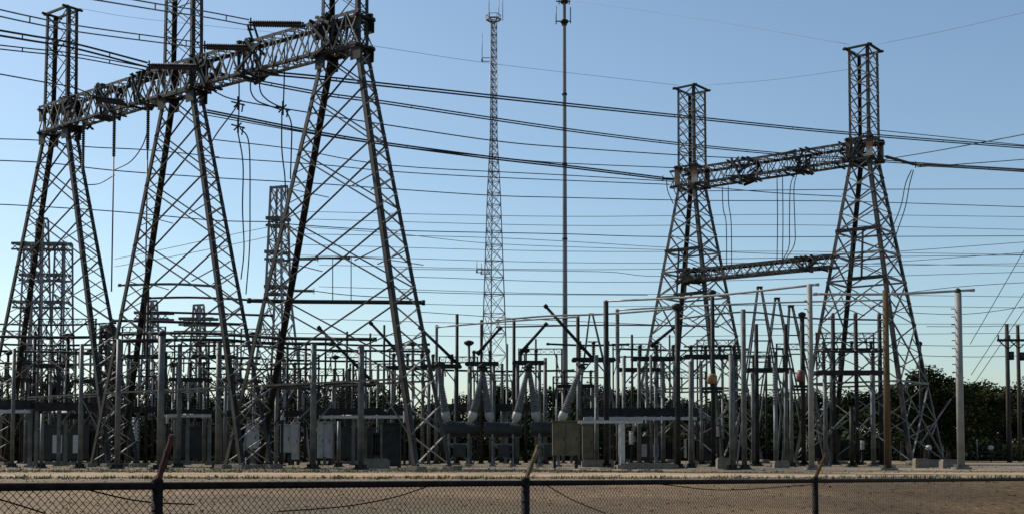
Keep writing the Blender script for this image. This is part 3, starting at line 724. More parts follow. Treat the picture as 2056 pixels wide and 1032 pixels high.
# ---------------------------------------------------------------- rigid bus tubes
def bus(pts, r, label, m='aluminium_tube', group='rigid bus tubes', n=8):
    w3 = smooth([P(*p) for p in pts], 5); o0 = w3[0].copy(); b = MB(); b.rings([q - o0 for q in w3], r, n)
    for e in (w3[0], w3[-1]): b.rings([e - o0 - V((.14, 0, 0)), e - o0 + V((.14, 0, 0))], r * 1.3, n)
    return tag(b.build('bus_tube', m, None, o0), label, 'bus bar', group)
bus([(1636, 590, 74), (1790, 590, 74), (1952, 582, 75)], .075, 'pale bus tube resting on the tall right hand pole')
bus([(1218, 604, 82), (1420, 594, 78), (1640, 571, 74)], .07, 'pale bus tube sloping up to the tall post before the lower beam')
bus([(1000, 642, 86), (1100, 634, 85), (1218, 630, 84), (1360, 619, 82)], .065, 'pale bus tube over the breakers reaching the clamp at the lower rear tower')
bus([(880, 656, 92), (1030, 644, 90), (1160, 636, 88)], .06, 'pale bus tube above the leftmost breaker')
bus([(1240, 622, 88), (1430, 612, 86), (1600, 606, 84), (1780, 602, 82)], .06, 'pale bus tube crossing behind both rear tower feet')
bus([(1360, 640, 86), (1495, 626, 84), (1614, 638, 84), (1772, 642, 84)], .06, 'bus tube linking the red topped posts to the left posts', 'post_steel')
bus([(1000, 656, 95), (1240, 652, 95), (1440, 655, 95)], .06, 'dark bus tube behind the breakers', 'post_steel')
bus([(-20, 675, 84), (120, 677, 84), (222, 676, 84)], .10, 'dark bus tube at the far left crossing the leftmost tower legs', 'dark_steel')
bus([(225, 671, 84), (400, 668, 82), (560, 678, 80), (752, 681, 78)], .11, 'thick dark bus tube passing behind the middle and tallest tower legs', 'dark_steel')
bus([(235, 683, 76), (440, 682, 76), (520, 688, 76), (665, 690, 75)], .10, 'dark bus tube carried on the row of front steel posts', 'dark_steel')
bus([(320, 694, 88), (500, 694, 88), (640, 702, 88), (860, 705, 88)], .08, 'thin dark bus tube under the two thick ones', 'dark_steel')
bus([(-20, 704, 90), (100, 706, 90), (220, 709, 90)], .09, 'lower dark bus tube at the far left', 'dark_steel')
bus([(-20, 650, 110), (130, 652, 110), (230, 648, 110)], .08, 'thin far bus tube between the leftmost tower legs', 'dark_steel')
bus([(300, 598, 120), (400, 597, 120), (560, 605, 118)], .11, 'dark far bus tube high between the middle tower legs', 'dark_steel')
bus([(300, 626, 118), (420, 629, 118), (545, 633, 116)], .11, 'dark far bus tube second from the top between the middle tower legs', 'dark_steel')
bus([(225, 643, 115), (350, 646, 115), (485, 651, 115)], .13, 'dark far bus tube third from the top between the middle tower legs', 'dark_steel')
bus([(240, 572, 125), (345, 570, 125), (430, 574, 125)], .13, 'thick pale far bus high behind the middle tower crossing', 'post_steel')
bus([(500, 603, 100), (590, 605, 100), (720, 606, 100), (850, 607, 100)], .17, 'thick drooping dark bus seen through the tallest tower', 'dark_steel')
bus([(580, 520, 118), (640, 518, 118), (700, 519, 118)], .1, 'short dark bus across the crossing of the tallest tower bracing', 'dark_steel')

# ---------------------------------------------------------------- posts
def post(x, yt, d, wpx, label, kind='s', cap=0, group='steel posts of the switchyard', name='steel_post', cat='post'):
    base = G(x, d); h = P(x, yt, d).z; r = wpx / ppm(d) / 2
    t = thing(name, label, cat, base, 0, group)
    mt = {'s': 'post_steel', 'd': 'dark_steel', 'p': 'pale_post', 'w': 'pole_wood', 'i': 'post_steel', 'k': 'dark_wood'}[kind]
    hs = h * .62 if kind == 'i' else h
    m = MB(); m.rings([(0, 0, .1), (0, 0, hs)], [r, r * (.92 if kind != 'w' else .75)], 12); m.build('shaft', mt, t)
    m = MB(); m.box((0, 0, .07), r * 4.2, r * 4.2, .1); m.box((0, 0, -.03), r * 6, r * 6, .12)
    for a in range(4):
        q = V((math.cos(a*math.pi/2 + .78), math.sin(a*math.pi/2 + .78), 0)); m.bar(q * r * .9 + V((0, 0, .15)), q * r * 2.2 + V((0, 0, .15)), .03, .25)
    m.build('base_plate', 'concrete' if kind in 'pw' else 'dark_steel', t)
    if kind == 'i':
        m = MB(); m.stack((0, 0, hs), (0, 0, h), r * 1.15, max(8, int((h - hs) * 6)), .8, 10); m.build('insulator', 'grey_porcelain', t)
    if kind in 'pw':
        for k in range(9): z = h * (.55 + .045 * k); m = MB(); m.bar((-r*1.9, 0, z), (-r*.8, 0, z), .045); m.build('step_peg', 'dark_steel', t)
    if cap:
        m = MB(); k = cap / ppm(d) / 2; m.rings([(0, 0, h - .12), (0, 0, h + .02), (0, 0, h + .18), (0, 0, h + .28)], [k * .5, k, k, k * .3], 12); m.build('cap', 'dark_steel', t)
    return t
PT = [
 (24, 700, 76, 8, 'wide dark steel post at the far left edge', 's', 0),
 (40, 690, 100, 5, 'thin far post behind the leftmost tower left leg', 'd', 0),
 (65, 665, 96, 8, 'dark post left of the disc topped post at the far left', 'd', 0),
 (83, 830, 72, 8, 'short stubby post between the two left grey posts, on its own', 's', 0),
 (132, 676, 98, 8, 'dark post with a disc on top between the leftmost tower legs', 'd', 26),
 (160, 690, 72, 9, 'grey post with clear foot right of the far left rack', 's', 0),
 (235, 681, 69.5, 11, 'front grey post just right of the brown lattice column', 's', 0),
 (292, 578, 92, 6, 'tall thin dark post left of the light edged front post', 'd', 0),
 (321, 674, 67, 14, 'stout light edged front post behind the left barb arm', 's', 14),
 (358, 690, 76, 10, 'grey post immediately right of the stout front post', 's', 0),
 (398, 690, 104, 9, 'dark far post left of the middle tower right leg', 'd', 20),
 (437, 688, 72, 12, 'front grey post left of the middle tower right foot', 's', 0),
 (536, 845, 80, 6, 'short pale post beside the tallest tower left foot', 's', 0),
 (575, 690, 104, 6, 'thin far post right of the pale lattice column', 'd', 0),
 (628, 690, 69, 13, 'front grey post under the tallest tower, left one', 's', 0),
 (680, 845, 78, 8, 'short grey post between the two front posts under the tallest tower', 's', 0),
 (695, 665, 100, 5, 'thin dark post behind the open switch arm under the tallest tower', 'd', 0),
 (724, 692, 67, 13, 'front pale edged post under the tallest tower, right one', 's', 0),
 (770, 652, 98, 5, 'thin dark post left of the tallest tower right leg', 'd', 0),
 (876, 652, 96, 6, 'insulated post just right of the tallest tower right leg', 'i', 0),
 (917, 630, 92, 7, 'tall thin post left of the leaning bushings', 'd', 0),
 (941, 690, 94, 6, 'post with a dark disc cap above the left breaker', 's', 20),
 (966, 642, 98, 6, 'post under the radio mast left leg', 'd', 0),
 (1032, 638, 92, 7, 'tall thin post right of the radio mast foot', 'd', 0),
 (1018, 690, 104, 5, 'slim insulated post between radio mast and its right neighbour post', 'i', 0),
 (1095, 718, 94, 8, 'grey post ending under the dark bus left of the monopole', 's', 0),
 (1161, 632, 92, 8, 'tall dark post just right of the monopole', 'd', 0),
 (1198, 712, 82, 9, 'pale speckled post left of the tall pole behind the white frame', 'i', 0),
 (1218, 604, 76, 11, 'tall dark pole rising behind the white frame', 'd', 0),
 (1241, 620, 90, 8, 'thinner dark pole right of the tall pole behind the white frame', 'i', 0),
 (1254, 716, 92, 7, 'short pale post right of the thinner dark pole', 's', 0),
 (1299, 712, 92, 7, 'left post of the close pair before the lower rear tower', 'i', 0),
 (1308, 712, 86, 6, 'right post of the close pair before the lower rear tower', 's', 0),
 (1332, 716, 88, 9, 'grey post under the left foot of the lower rear tower', 'i', 0),
 (1362, 618, 72, 11, 'tall dark post with a black clamp before the lower rear tower', 'd', 22),
 (1388, 725, 74, 9, 'pale edged post right of the post with a black clamp', 's', 0),
 (1409, 724, 94, 7, 'slim post left of the orange box', 'i', 0),
 (1433, 590, 80, 9, 'dark pole carrying the orange box', 'd', 16),
 (1470, 712, 66, 11, 'grey post with a concrete block at its foot', 's', 0),
 (1495, 621, 68, 11, 'tall pale edged post next to the block footed post', 's', 0),
 (1521, 650, 84, 9, 'dark post under the tallest A frame', 'd', 0),
 (1558, 732, 78, 9, 'grey post between the A frames', 'i', 0),
 (1580, 650, 88, 9, 'dark post under the right A frame', 'd', 0),
 (1590, 742, 80, 8, 'short dark post right of the A frames', 's', 0),
 (1614, 634, 84, 10, 'dark post before the tall pole with a red box', 'd', 16),
 (1630, 570, 66, 12, 'tall pale sided pole left of the higher rear tower', 'p', 0),
 (1676, 640, 90, 9, 'red topped post at the left leg of the higher rear tower', 'd', 0),
 (1722, 642, 90, 9, 'red topped post inside the higher rear tower', 'd', 0),
 (1770, 642, 90, 9, 'red topped post left of the wooden pole', 'd', 0),
 (1756, 700, 84, 5, 'thin pale post just left of the wooden pole', 's', 0),
 (1711, 815, 78, 9, 'low dark post below the red topped posts', 'd', 0),
 (1851, 692, 96, 6, 'thin dark post in front of the big dark oak', 'd', 10),
]
for q in PT: post(*q)
post(1783, 582, 65, 15, 'yellowish round wooden pole at the foot of the higher rear tower', 'w', 0, 'bus poles at the right', 'wooden_pole', 'pole')
post(1930, 588, 68, 15, 'tall pale bus pole standing alone at right with step pegs', 'p', 12, 'bus poles at the right', 'bus_pole', 'pole')
for x in (1676, 1722, 1770):
    d = 90; b = MB(); h = .5; b.rings([(0, 0, 0), (0, 0, .1), (0, 0, .4), (0, 0, .48)], [.1, .15, .15, .07], 10)
    p = G(x, d); p.z = P(x, 642, d).z + .05
    tag(b.build('red_insulator_cap', 'red_paint', None, p), {1676: 'red cap on the post at the left leg of the higher rear tower', 1722: 'red cap on the post inside the higher rear tower', 1770: 'red cap on the post left of the wooden pole'}[x], 'insulator', 'red caps on posts')
# twin wooden line poles at the right edge
def line_pole(x, yt, d, label, w=9):
    t = thing('line_pole', label, 'pole', G(x, d), 0, 'wooden line poles at the right edge'); h = P(x, yt, d).z; r = w / ppm(d) / 2
    m = MB(); m.rings([(0, 0, 0), (0, 0, h)], [r, r * .75], 10); m.build('shaft', 'dark_wood', t)
    for y in (683,):
        m = MB(); z = P(x, y, d).z; m.bar((-1.0, -.3, z), (1.0, -.3, z), .22); m.bar((-.9, -.3, z), (0, -.2, z - .8), .09); m.bar((.9, -.3, z), (0, -.2, z - .8), .09)
        for k in (-.9, 0, .9): m.stack((k, -.3, z + .1), (k, -.3, z + .5), .11, 3, .5, 8)
        m.build('cross_arm', 'dark_steel', t)
    m = MB(); m.rings([(.35, 0, h * .74), (.35, 0, h * .8)], .25, 10); m.build('transformer_can', 'dark_steel', t)
line_pole(2027, 650, 112, 'dark wooden line pole near the right edge, left of two', 10)
line_pole(2049, 652, 118, 'dark wooden line pole at the very right edge, right of two', 9)

# ---------------------------------------------------------------- disconnect switches on stands
def switch(x0, x1, y, d, ni, label, ins=1.5, closed=True, blade=None, dark=True, legs=2, rz=0.0, beam=.28):
    t = thing('disconnect_switch', label, 'switch', G((x0 + x1) / 2, d), rz, 'disconnect switches on steel stands')
    W = (x1 - x0) / ppm(d); z = P((x0 + x1) / 2, y, d).z
    m = MB()
    for o in (-.45, .45): m.bar((-W/2, o, z), (W/2, o, z), .14, beam)
    n = max(2, int(W / 1.1))
    for i in range(n + 1): m.bar((-W/2 + W*i/n, -.45, z - .02), (-W/2 + W*i/n, .45, z - .02), .12, .12)
    m.build('frame', 'dark_steel' if dark else 'post_steel', t)
    for k in range(legs):
        X = -W*.36 + W*.72*k/max(1, legs-1); m = MB()
        m.rings([(X, 0, .1), (X, 0, z - .1)], .13, 10); m.box((X, 0, .08), .6, .6, .1); m.bar((X, 0, z - 1.2), (X + (.9 if k == 0 else -.9), 0, z - .1), .09); m.build('leg', 'post_steel', t)
    for i in range(ni):
        X = -W/2 + W*(i + .5)/ni; m = MB(); m.stack((X, 0, z + .12), (X, 0, z + .12 + ins), .17, 7, .55, 9); m.rings([(X, 0, z + .1 + ins), (X, 0, z + .3 + ins)], .14, 8); m.build('insulator', 'porcelain' if dark else 'grey_porcelain', t)
    m = MB(); zt = z + .2 + ins
    if closed: m.tube((-W/2, 0, zt), (W/2, 0, zt), .06, n=7)
    if blade:
        (bx0, by0), (bx1, by1) = blade; p, q = P(bx0, by0, d) - V(t.location), P(bx1, by1, d) - V(t.location)
        m.tube(p, q, .12, .10, 8); m.rings([q, q + (q - p).normalized() * .25], .15, 8); m.rings([p - (q-p).normalized()*.25, p], .19, 8); m.bar(p, p + (q-p)*.3 + V((0, 0, -.25)), .07)
    if closed or blade: m.build('blade', 'dark_steel', t)
SW = [
 (1150, 1235, 722, 86, 3, 'switch with its longest arm standing open right of the monopole', 1.0, False, ((1187, 716), (1098, 617)), True),
 (1030, 1092, 728, 90, 2, 'switch with an arm open to upper right, left of the monopole', .7, False, ((1048, 704), (1094, 653)), True),
 (935, 1000, 730, 92, 2, 'switch with an arm open to upper right under the radio mast', .7, False, ((962, 706), (1002, 661)), True),
 (850, 925, 735, 92, 2, 'switch with a long arm leaning left beside the tallest tower right leg', .6, False, ((917, 728), (846, 660)), True),
 (775, 860, 738, 94, 3, 'switch with an open arm between the tallest tower right chords', .8, False, ((800, 708), (747, 651)), True),
 (655, 745, 772, 90, 3, 'switch with a long open arm in the middle under the tallest tower', .9, False, ((750, 768), (643, 660)), True),
 (1270, 1370, 720, 88, 3, 'switch below the black clamp, its arm raised to the right', .7, False, ((1312, 690), (1356, 655)), True),
 (1375, 1490, 716, 84, 4, 'long switch frame between the black clamp and the A frames', .5, True, None, True),
 (1500, 1592, 743, 86, 3, 'switch frame in front of the A frames', .8, True, None, True),
 (1640, 1772, 748, 80, 4, 'wide dark switch frame across the higher rear tower foot', 1.2, True, None, True),
 (1655, 1772, 703, 92, 3, 'upper switch frame inside the higher rear tower', .4, True, None, True),
 (1240, 1330, 742, 96, 3, 'far switch frame right of the tall pole', .8, True, None, True),
 (540, 640, 776, 86, 3, 'switch frame behind the tallest tower left leg', 1.4, True, None, True),
 (60, 140, 735, 102, 3, 'far switch frame among the left columns', 1.2, True, None, True),
 (240, 335, 716, 100, 3, 'far switch frame left of the stout front post', 1.0, True, None, True),
 (385, 470, 716, 102, 3, 'far switch frame by the middle tower right leg', 1.0, True, None, True),
 (340, 420, 762, 96, 3, 'lower switch frame right of the stout front post', 1.1, True, None, True),
 (-10, 60, 762, 96, 2, 'lower switch frame at the far left edge', 1.1, True, None, True),
 (150, 225, 765, 98, 3, 'lower switch frame left of the brown lattice column', 1.1, True, None, True),
 (440, 520, 765, 98, 3, 'lower switch frame between the middle and tallest tower feet', 1.2, True, None, True),
 (1120, 1200, 775, 100, 3, 'far low switch frame behind the right bushing', 1.0, True, None, True),
]
for q in SW: switch(*q[:6], ins=q[6], closed=q[7], blade=q[8], dark=q[9])

BR = random.Random(5)
for i, x in enumerate([12, 52, 98, 118, 148, 178, 196, 256, 276, 306, 345, 378, 416, 456, 474, 505, 556, 598, 612, 652, 672, 708, 742, 758, 792, 828, 848, 888, 985, 1008, 1056, 1076, 1118, 1270, 1284, 1318, 1346, 1420, 1452, 1540]):
    post(x, BR.uniform(668, 735), BR.uniform(100, 124), BR.uniform(4, 6.5), 'slim insulated post in the crowded back rows of the yard', 'i' if i % 3 else 'd', 16 if i % 5 == 0 else 0, 'slim posts of the back rows')
for x0, x1, y, d, lb in ((-20, 225, 690, 106, 'far left thin bus of the back rows'), (-20, 230, 728, 112, 'lower far left bus of the back rows'), (235, 520, 716, 112, 'back row bus behind the middle tower legs'), (380, 640, 738, 116, 'lower back row bus right of the middle tower'),
                         (560, 860, 722, 112, 'back row bus behind the tallest tower legs'), (640, 860, 690, 110, 'upper back row bus behind the tallest tower right leg'), (870, 1150, 742, 108, 'back row bus behind the breaker bushings'), (1100, 1260, 690, 110, 'back row bus right of the monopole'), (1240, 1500, 700, 112, 'back row bus behind the lower rear tower feet')):
    bus([(x0, y, d), ((x0 + x1) / 2, y + 3, d), (x1, y + 1, d)], .09, lb, 'dark_steel')
def portal(x0, x1, y, d, hang, label):
    t = thing('bus_portal', label, 'frame', G((x0 + x1)/2, d), 0, 'thin portals of the back rows'); W = (x1 - x0)/ppm(d); z = P((x0 + x1)/2, y, d).z
    for s in (-1, 1): m = MB(); m.bar((s*W*.48, 0, 0), (s*W*.48, 0, z), .14); m.bar((s*W*.48, 0, z*.72), (s*W*.3, 0, z), .07); m.build('leg', 'dark_steel', t)
    m = MB()
    for k in (0, .55): m.bar((-W/2, 0, z - k), (W/2, 0, z - k), .1)
    lace(m, (-W/2, 0, z - .55), (W/2, 0, z - .55), (-W/2, 0, z), (W/2, 0, z), .055, .7); m.build('crossbeam', 'dark_steel', t)
    for i in range(hang):
        X = -W*.36 + W*.72*i/max(1, hang-1); m = MB(); m.stack((X, 0, z - .6), (X + BR.uniform(-.2, .2), 0, z - 1.9), .1, 8, .6, 7); m.build('insulator', 'porcelain', t)
for i, (x0, x1, y, d) in enumerate(((-20, 48, 664, 118), (40, 118, 712, 108), (70, 190, 640, 126), (110, 200, 700, 120), (190, 262, 720, 110), (240, 330, 656, 128), (255, 318, 742, 104), (330, 402, 706, 116), (345, 470, 664, 130), (400, 468, 738, 108), (470, 545, 720, 118), (480, 560, 660, 128), (560, 640, 712, 112), (600, 690, 740, 106),
        (650, 735, 706, 122), (700, 790, 730, 112), (780, 862, 700, 124), (800, 860, 752, 104), (880, 960, 716, 120), (950, 1040, 752, 112), (1040, 1130, 700, 124), (1110, 1170, 756, 108), (1230, 1330, 690, 124), (1320, 1420, 746, 112), (1400, 1480, 682, 124), (1480, 1560, 706, 118), (1560, 1660, 690, 122), (1640, 1760, 668, 124))):
    portal(x0, x1, y, d, 2 + i % 2, 'thin dark portal frame with hanging insulators in the crowded back rows')
# low bus racks: dark trusses near the ground
def rack(x0, x1, y, d, label, strip=True, legs=3, th=.55):
    t = thing('bus_rack', label, 'rack', G((x0+x1)/2, d), 0, 'low bus racks'); W = (x1-x0)/ppm(d); z = P((x0+x1)/2, y, d).z
    m = MB(); m.box((0, -.3, z), W, .12, th); m.box((0, .5, z), W, .12, th * .8)
    n = max(2, int(W / 1.3))
    for i in range(n + 1): m.bar((-W/2 + W*i/n, -.25, z + th*.3), (-W/2 + W*i/n, .45, z + th*.3), .14)
    for i in range(int(W / .55)): 
        X = -W/2 + .3 + i*.55; m.stack((X, .1, z + th/2), (X, .1, z + th/2 + random.uniform(.25, .8)), .12, 3, .5, 7)
    m.build('truss', 'dark_steel', t)
    if strip:
        m = MB(); m.box((0, -.42, z - th/2 - .16), W*.97, .5, .2); m.build('channel', 'white_paint', t)
    for k in range(legs):
        X = -W*.44 + W*.88*k/max(1, legs-1); m = MB(); m.bar((X, .1, .06), (X, .1, z - th/2), .22); m.bar((X, .1, z - 1.3), (X + (.8 if k < legs-1 else -.8), .1, z - th/2), .09); m.box((X, .1, .06), .5, .5, .12); m.build('leg', 'post_steel', t)
rack(-15, 62, 812, 78, 'low dark rack with white channel at the far left edge', True, 2)
rack(62, 215, 816, 84, 'long low dark rack before the left transformer', False, 4)
rack(125, 205, 836, 86, 'lower grey channel rack right of the left transformer', False, 2, .35)
rack(325, 425, 826, 90, 'low rack with white channel right of the stout front post', True, 3, .3)
rack(640, 835, 826, 88, 'low dark rack with pale channel under the tallest tower', True, 4, .45)
rack(860, 1100, 818, 100, 'low dark rack behind the breakers', False, 4, .6)
rack(1168, 1400, 827, 84, 'long dark rack with white channel right of the olive cabinet', True, 4, .55)
rack(430, 640, 830, 100, 'low dark rack behind the tallest tower left foot', False, 4, .5)
rack(220, 330, 822, 100, 'low dark rack left of the stout front post', False, 3, .5)

# white painted portal frame
def white_frame():
    d = 70; t = thing('white_frame', 'white painted frame with one stout leg beside the olive cabinets', 'frame', G(1250, d)); k = 1/ppm(d); z = P(1250, 846, d).z
    m = MB(); m.box((-.65, 0, z), 3.6, .16, .15); m.box((-.65, .9, z), 3.6, .16, .15)
    for X in (-2.2, -.9, .4, 1.0): m.box((X, .45, z), .14, .68, .16)
    m.build('top_beam', 'white_paint', t)
    for X, y in ((0, 0), (0, .9)):
        m = MB(); m.box((X, y, z/2 - .05), .26, .2, z - .1); m.box((X, y, .06), .55, .5, .1); m.build('leg', 'white_paint', t)
white_frame()

# ---------------------------------------------------------------- dead tank breakers
def breaker(xl, xr, label, d=82, left=None, right=None, ytank=861):
    """tank between pixel columns xl, xr; bushings lean to pixel targets"""
    xc = (xl + xr) / 2; t = thing('circuit_breaker', label, 'breaker', G(xc, d), 0, 'dead tank circuit breakers'); O = V(t.location)
    zt = P(xc, ytank, d).z; W = (xr - xl) / ppm(d)
    m = MB(); r = .5
    m.rings([(-W/2 - .45, 0, zt), (-W/2 - .4, 0, zt), (-W/2 - .3, 0, zt), (W/2 + .3, 0, zt), (W/2 + .4, 0, zt), (W/2 + .45, 0, zt)], [r*.6, r*1.06, r, r, r*1.06, r*.6], 20)
    for X in (-W*.2, W*.2): m.rings([(X - .04, 0, zt), (X + .04, 0, zt)], r * 1.08, 20)
    m.build('tank', 'tank_grey', t)
    for s, tgt in ((-1, left), (1, right)):
        if not tgt: continue
        xb = xl if s < 0 else xr
        a = V((s * W/2, 0, zt + r * .8)); top = P(tgt[0], tgt[1], d) - O
        dr = (top - a).normalized()
        m = MB(); m.stack(a + dr * .76, top, .33, 26, .74, 14, .16); b = m.build('bushing', 'bushing_glaze', t)
        m = MB(); m.rings([a - dr * .5, a + dr * .25, a + dr * .3, a + dr * .7, a + dr * .78], [.2, .2, .3, .3, .26], 14); m.build('turret', 'white_paint' if s > 0 else 'panel_grey', b)
        m = MB(); m.rings([top, top + dr * .15, top + dr * .3], [.24, .3, .1], 12); m.bar(top + dr * .25 - V((.4, 0, 0)), top + dr * .25 + V((.4, 0, 0)), .12); m.build('terminal', 'dark_steel', b)
    for X in (-W*.42, W*.42):
        m = MB()
        for y in (-.6, .6): m.bar((X, y, .1), (X, y*.7, zt - .3), .14)
        m.bar((X, -.6, .3), (X, .6, zt - .6), .08); m.bar((X, .6, .3), (X, -.6, zt - .6), .08); m.box((X, 0, .05), .4, 1.7, .12); m.build('leg', 'galvanised_steel', t)
    for y in (-.6, .6): m = MB(); m.bar((-W*.42, y, .35), (W*.42, y*.8, zt*.62), .08); m.bar((W*.42, y, .35), (-W*.42, y*.8, zt*.62), .08); m.bar((-W*.45, y*.85, zt*.6), (W*.45, y*.85, zt*.6), .12); m.build('brace', 'galvanised_steel', t)
    m = MB(); m.box((W*.05, -.75, zt*.42), .8, .45, .8); m.build('mechanism_box', 'tank_grey', t)
breaker(897, 945, 'breaker with its right bushing leaning up behind the tallest tower right foot', 82, (880, 735), (970, 745), 861)
breaker(985, 1034, 'middle breaker with two bushings spread like a V', 82, (968, 738), (1059, 745), 862)
breaker(1079, 1125, 'breaker behind the olive cabinet with a long bushing leaning right', 82, (1062, 738), (1166, 738), 861)

# ---------------------------------------------------------------- cabinets, transformers, small things
def cabinet(x0, x1, y0, d, label, mt, dep=.9, z0=.35, doors=2, name='control_cabinet'):
    xc = (x0+x1)/2; t = thing(name, label, 'cabinet', G(xc, d), 0, None); W = (x1-x0)/ppm(d); h = P(xc, y0, d).z
    m = MB(); m.box((0, dep/2, (z0 + h)/2), W, dep, h - z0); m.build('body', mt, t)
    m = MB(); m.box((0, dep/2 - .03, h + .04), W + .14, dep + .14, .08); m.build('roof', mt, t)
    for i in range(doors):
        w_ = W / doors; X = -W/2 + w_*(i + .5); m = MB(); m.box((X, -.022, (z0+h)/2), w_*.92, .04, (h - z0)*.92); dd = m.build('door', mt, t)
        m = MB(); m.box((X + w_*.34, -.06, (z0+h)/2), .04, .05, .2); m.build('handle', 'dark_steel', dd)
    for X in (-W*.42, W*.42): m = MB(); m.box((X, dep/2, z0/2), .14, dep*.9, z0); m.build('foot', 'dark_steel', t)
cabinet(1110, 1162, 846, 72, 'big olive control cabinet right of the breakers', 'olive_paint', 1.1, .75)
cabinet(1170, 1191, 852, 78, 'narrow olive cabinet right of the big olive one', 'olive_paint', .7, .5, 1)
cabinet(768, 803, 851, 74, 'tall dark cabinet under the tallest tower, left of its right foot', 'dark_steel', .9, .1, 1)
cabinet(562, 582, 853, 88, 'pale grey cabinet behind the tallest tower left foot', 'panel_grey', .6, .9, 1)
cabinet(585, 598, 848, 90, 'slim grey cabinet right of the pale grey cabinet', 'panel_grey', .6, .4, 1)
cabinet(636, 664, 848, 88, 'grey cabinet behind the left front post under the tallest tower', 'panel_grey', .9, .5, 2)
cabinet(494, 516, 856, 92, 'light cabinet between the feet of the middle and tallest towers', 'panel_grey', .7, 1.2, 1)
def transformer(x0, x1, y0, d, label, rad=True, pan='panel_grey'):
    xc = (x0+x1)/2; t = thing('power_transformer', label, 'transformer', G(xc, d), 0, 'power transformers'); W = (x1-x0)/ppm(d); h = P(xc, y0, d).z
    m = MB(); m.box((0, .9, h*.5 + .1), W*.62, 1.8, h*.8); m.box((0, .9, h*.9 + .06), W*.68, 2.0, .12); m.build('tank', 'tank_grey', t)
    for s in (-1, 1):
        m = MB()
        for i in range(6): m.box((s*(W*.33 + .08 + i*.17*W/4), .9, h*.5), .05, 1.5, h*.62)
        m.tube((s*W*.3, .9, h*.72), (s*W*.5, .9, h*.72), .09, n=8); m.tube((s*W*.3, .9, h*.28), (s*W*.5, .9, h*.28), .09, n=8); m.build('radiator', 'tank_grey', t)
    for X in (-W*.12, W*.16):
        m = MB(); m.box((X, -.05, h*.48), W*.13, .1, h*.42); m.build('panel', pan, t)
    for k in range(3):
        X = -W*.2 + W*.2*k; m = MB(); m.stack((X, .8, h*.92), (X + (k-1)*.2, .8, h*.92 + 1.2), .16, 8, .5, 10); m.build('bushing', 'porcelain', t)
    m = MB(); m.rings([(-W*.3, 1.5, h + .55), (W*.25, 1.5, h + .55)], .32, 14); m.bar((-W*.2, 1.5, h*.9), (-W*.2, 1.5, h + .4), .1); m.bar((W*.2, 1.5, h*.9), (W*.2, 1.5, h + .4), .1); m.build('conservator', 'tank_grey', t)
    m = MB(); m.box((0, .9, .08), W*1.02, 2.4, .26); m.build('plinth', 'concrete', t)
transformer(60, 205, 846, 92, 'dark transformer with two pale panels beneath the left racks', pan='white_paint')
transformer(330, 440, 850, 100, 'dark transformer behind the stout front post', pan='tank_grey')
transformer(660, 770, 852, 98, 'dark transformer under the tallest tower', pan='tank_grey')
transformer(1262, 1345, 872, 90, 'low grey transformer right of the white frame')
transformer(1385, 1455, 868, 98, 'low transformer behind the pole with the orange box', pan='tank_grey')
transformer(1640, 1700, 872, 98, 'low transformer behind the higher rear tower left foot', pan='tank_grey')

def arrester(x, y0, y1, d, label, mt='white_paint', r=.2):
    t = thing('surge_arrester', label, 'insulator', G(x, d), 0, 'pale surge arresters on short stands'); z0, z1 = P(x, y1, d).z, P(x, y0, d).z
    m = MB(); m.bar((0, 0, .04), (0, 0, z0), .16); m.box((0, 0, .05), .5, .5, .1); m.box((0, 0, z0 - .03), .5, .4, .06); m.build('stand', 'dark_steel', t)
    m = MB(); m.stack((0, 0, z0), (0, 0, z1), r, 6, .6, 12); m.rings([(0, 0, z1), (0, 0, z1 + .08)], r*.7, 12); m.build('insulator', mt, t)
arrester(270, 840, 886, 86, 'white arrester catching the sun left of the stout front post', r=.26)
arrester(566, 826, 843, 84, 'small white arrester above the pale grey cabinet', r=.16)
arrester(1268, 868, 892, 80, 'white arrester right of the white frame leg', r=.2)
arrester(1442, 858, 876, 84, 'small white arrester right of the orange box pole', r=.14)
arrester(335, 836, 850, 88, 'small white arrester right against the stout front post', r=.14)
arrester(1732, 886, 902, 100, 'small white arrester below the higher rear tower', r=.22)
arrester(812, 828, 848, 86, 'pale arrester between the tallest tower right chords', r=.15)
# orange box and red box
def pole_box(x, y0, y1, d, w_, label, mt, name, arm):
    t = thing(name, label, 'box', P(x, y1, d)); h = (y1 - y0) / ppm(d); W = w_ / ppm(d)
    m = MB(); m.rings([(0, 0, 0), (0, 0, .06), (0, 0, h*.8), (0, 0, h)], [W*.42, W*.5, W*.5, W*.3], 12); m.build('housing', mt, t)
    m = MB(); m.rings([(0, 0, -.25), (0, 0, 0)], W*.22, 10); m.bar((-arm, 0, -.3), (arm, 0, -.3), .18); m.bar((-arm, .2, -.5), (arm, .2, -.5), .14); m.build('bracket', 'dark_steel', t)
pole_box(1430, 750, 770, 79, 20, 'orange round housing mounted on a dark pole', 'orange_paint', 'orange_housing', .65)
pole_box(1608, 742, 766, 82, 18, 'red housing fixed left of the tall pale sided pole', 'red_paint', 'red_housing', .5)
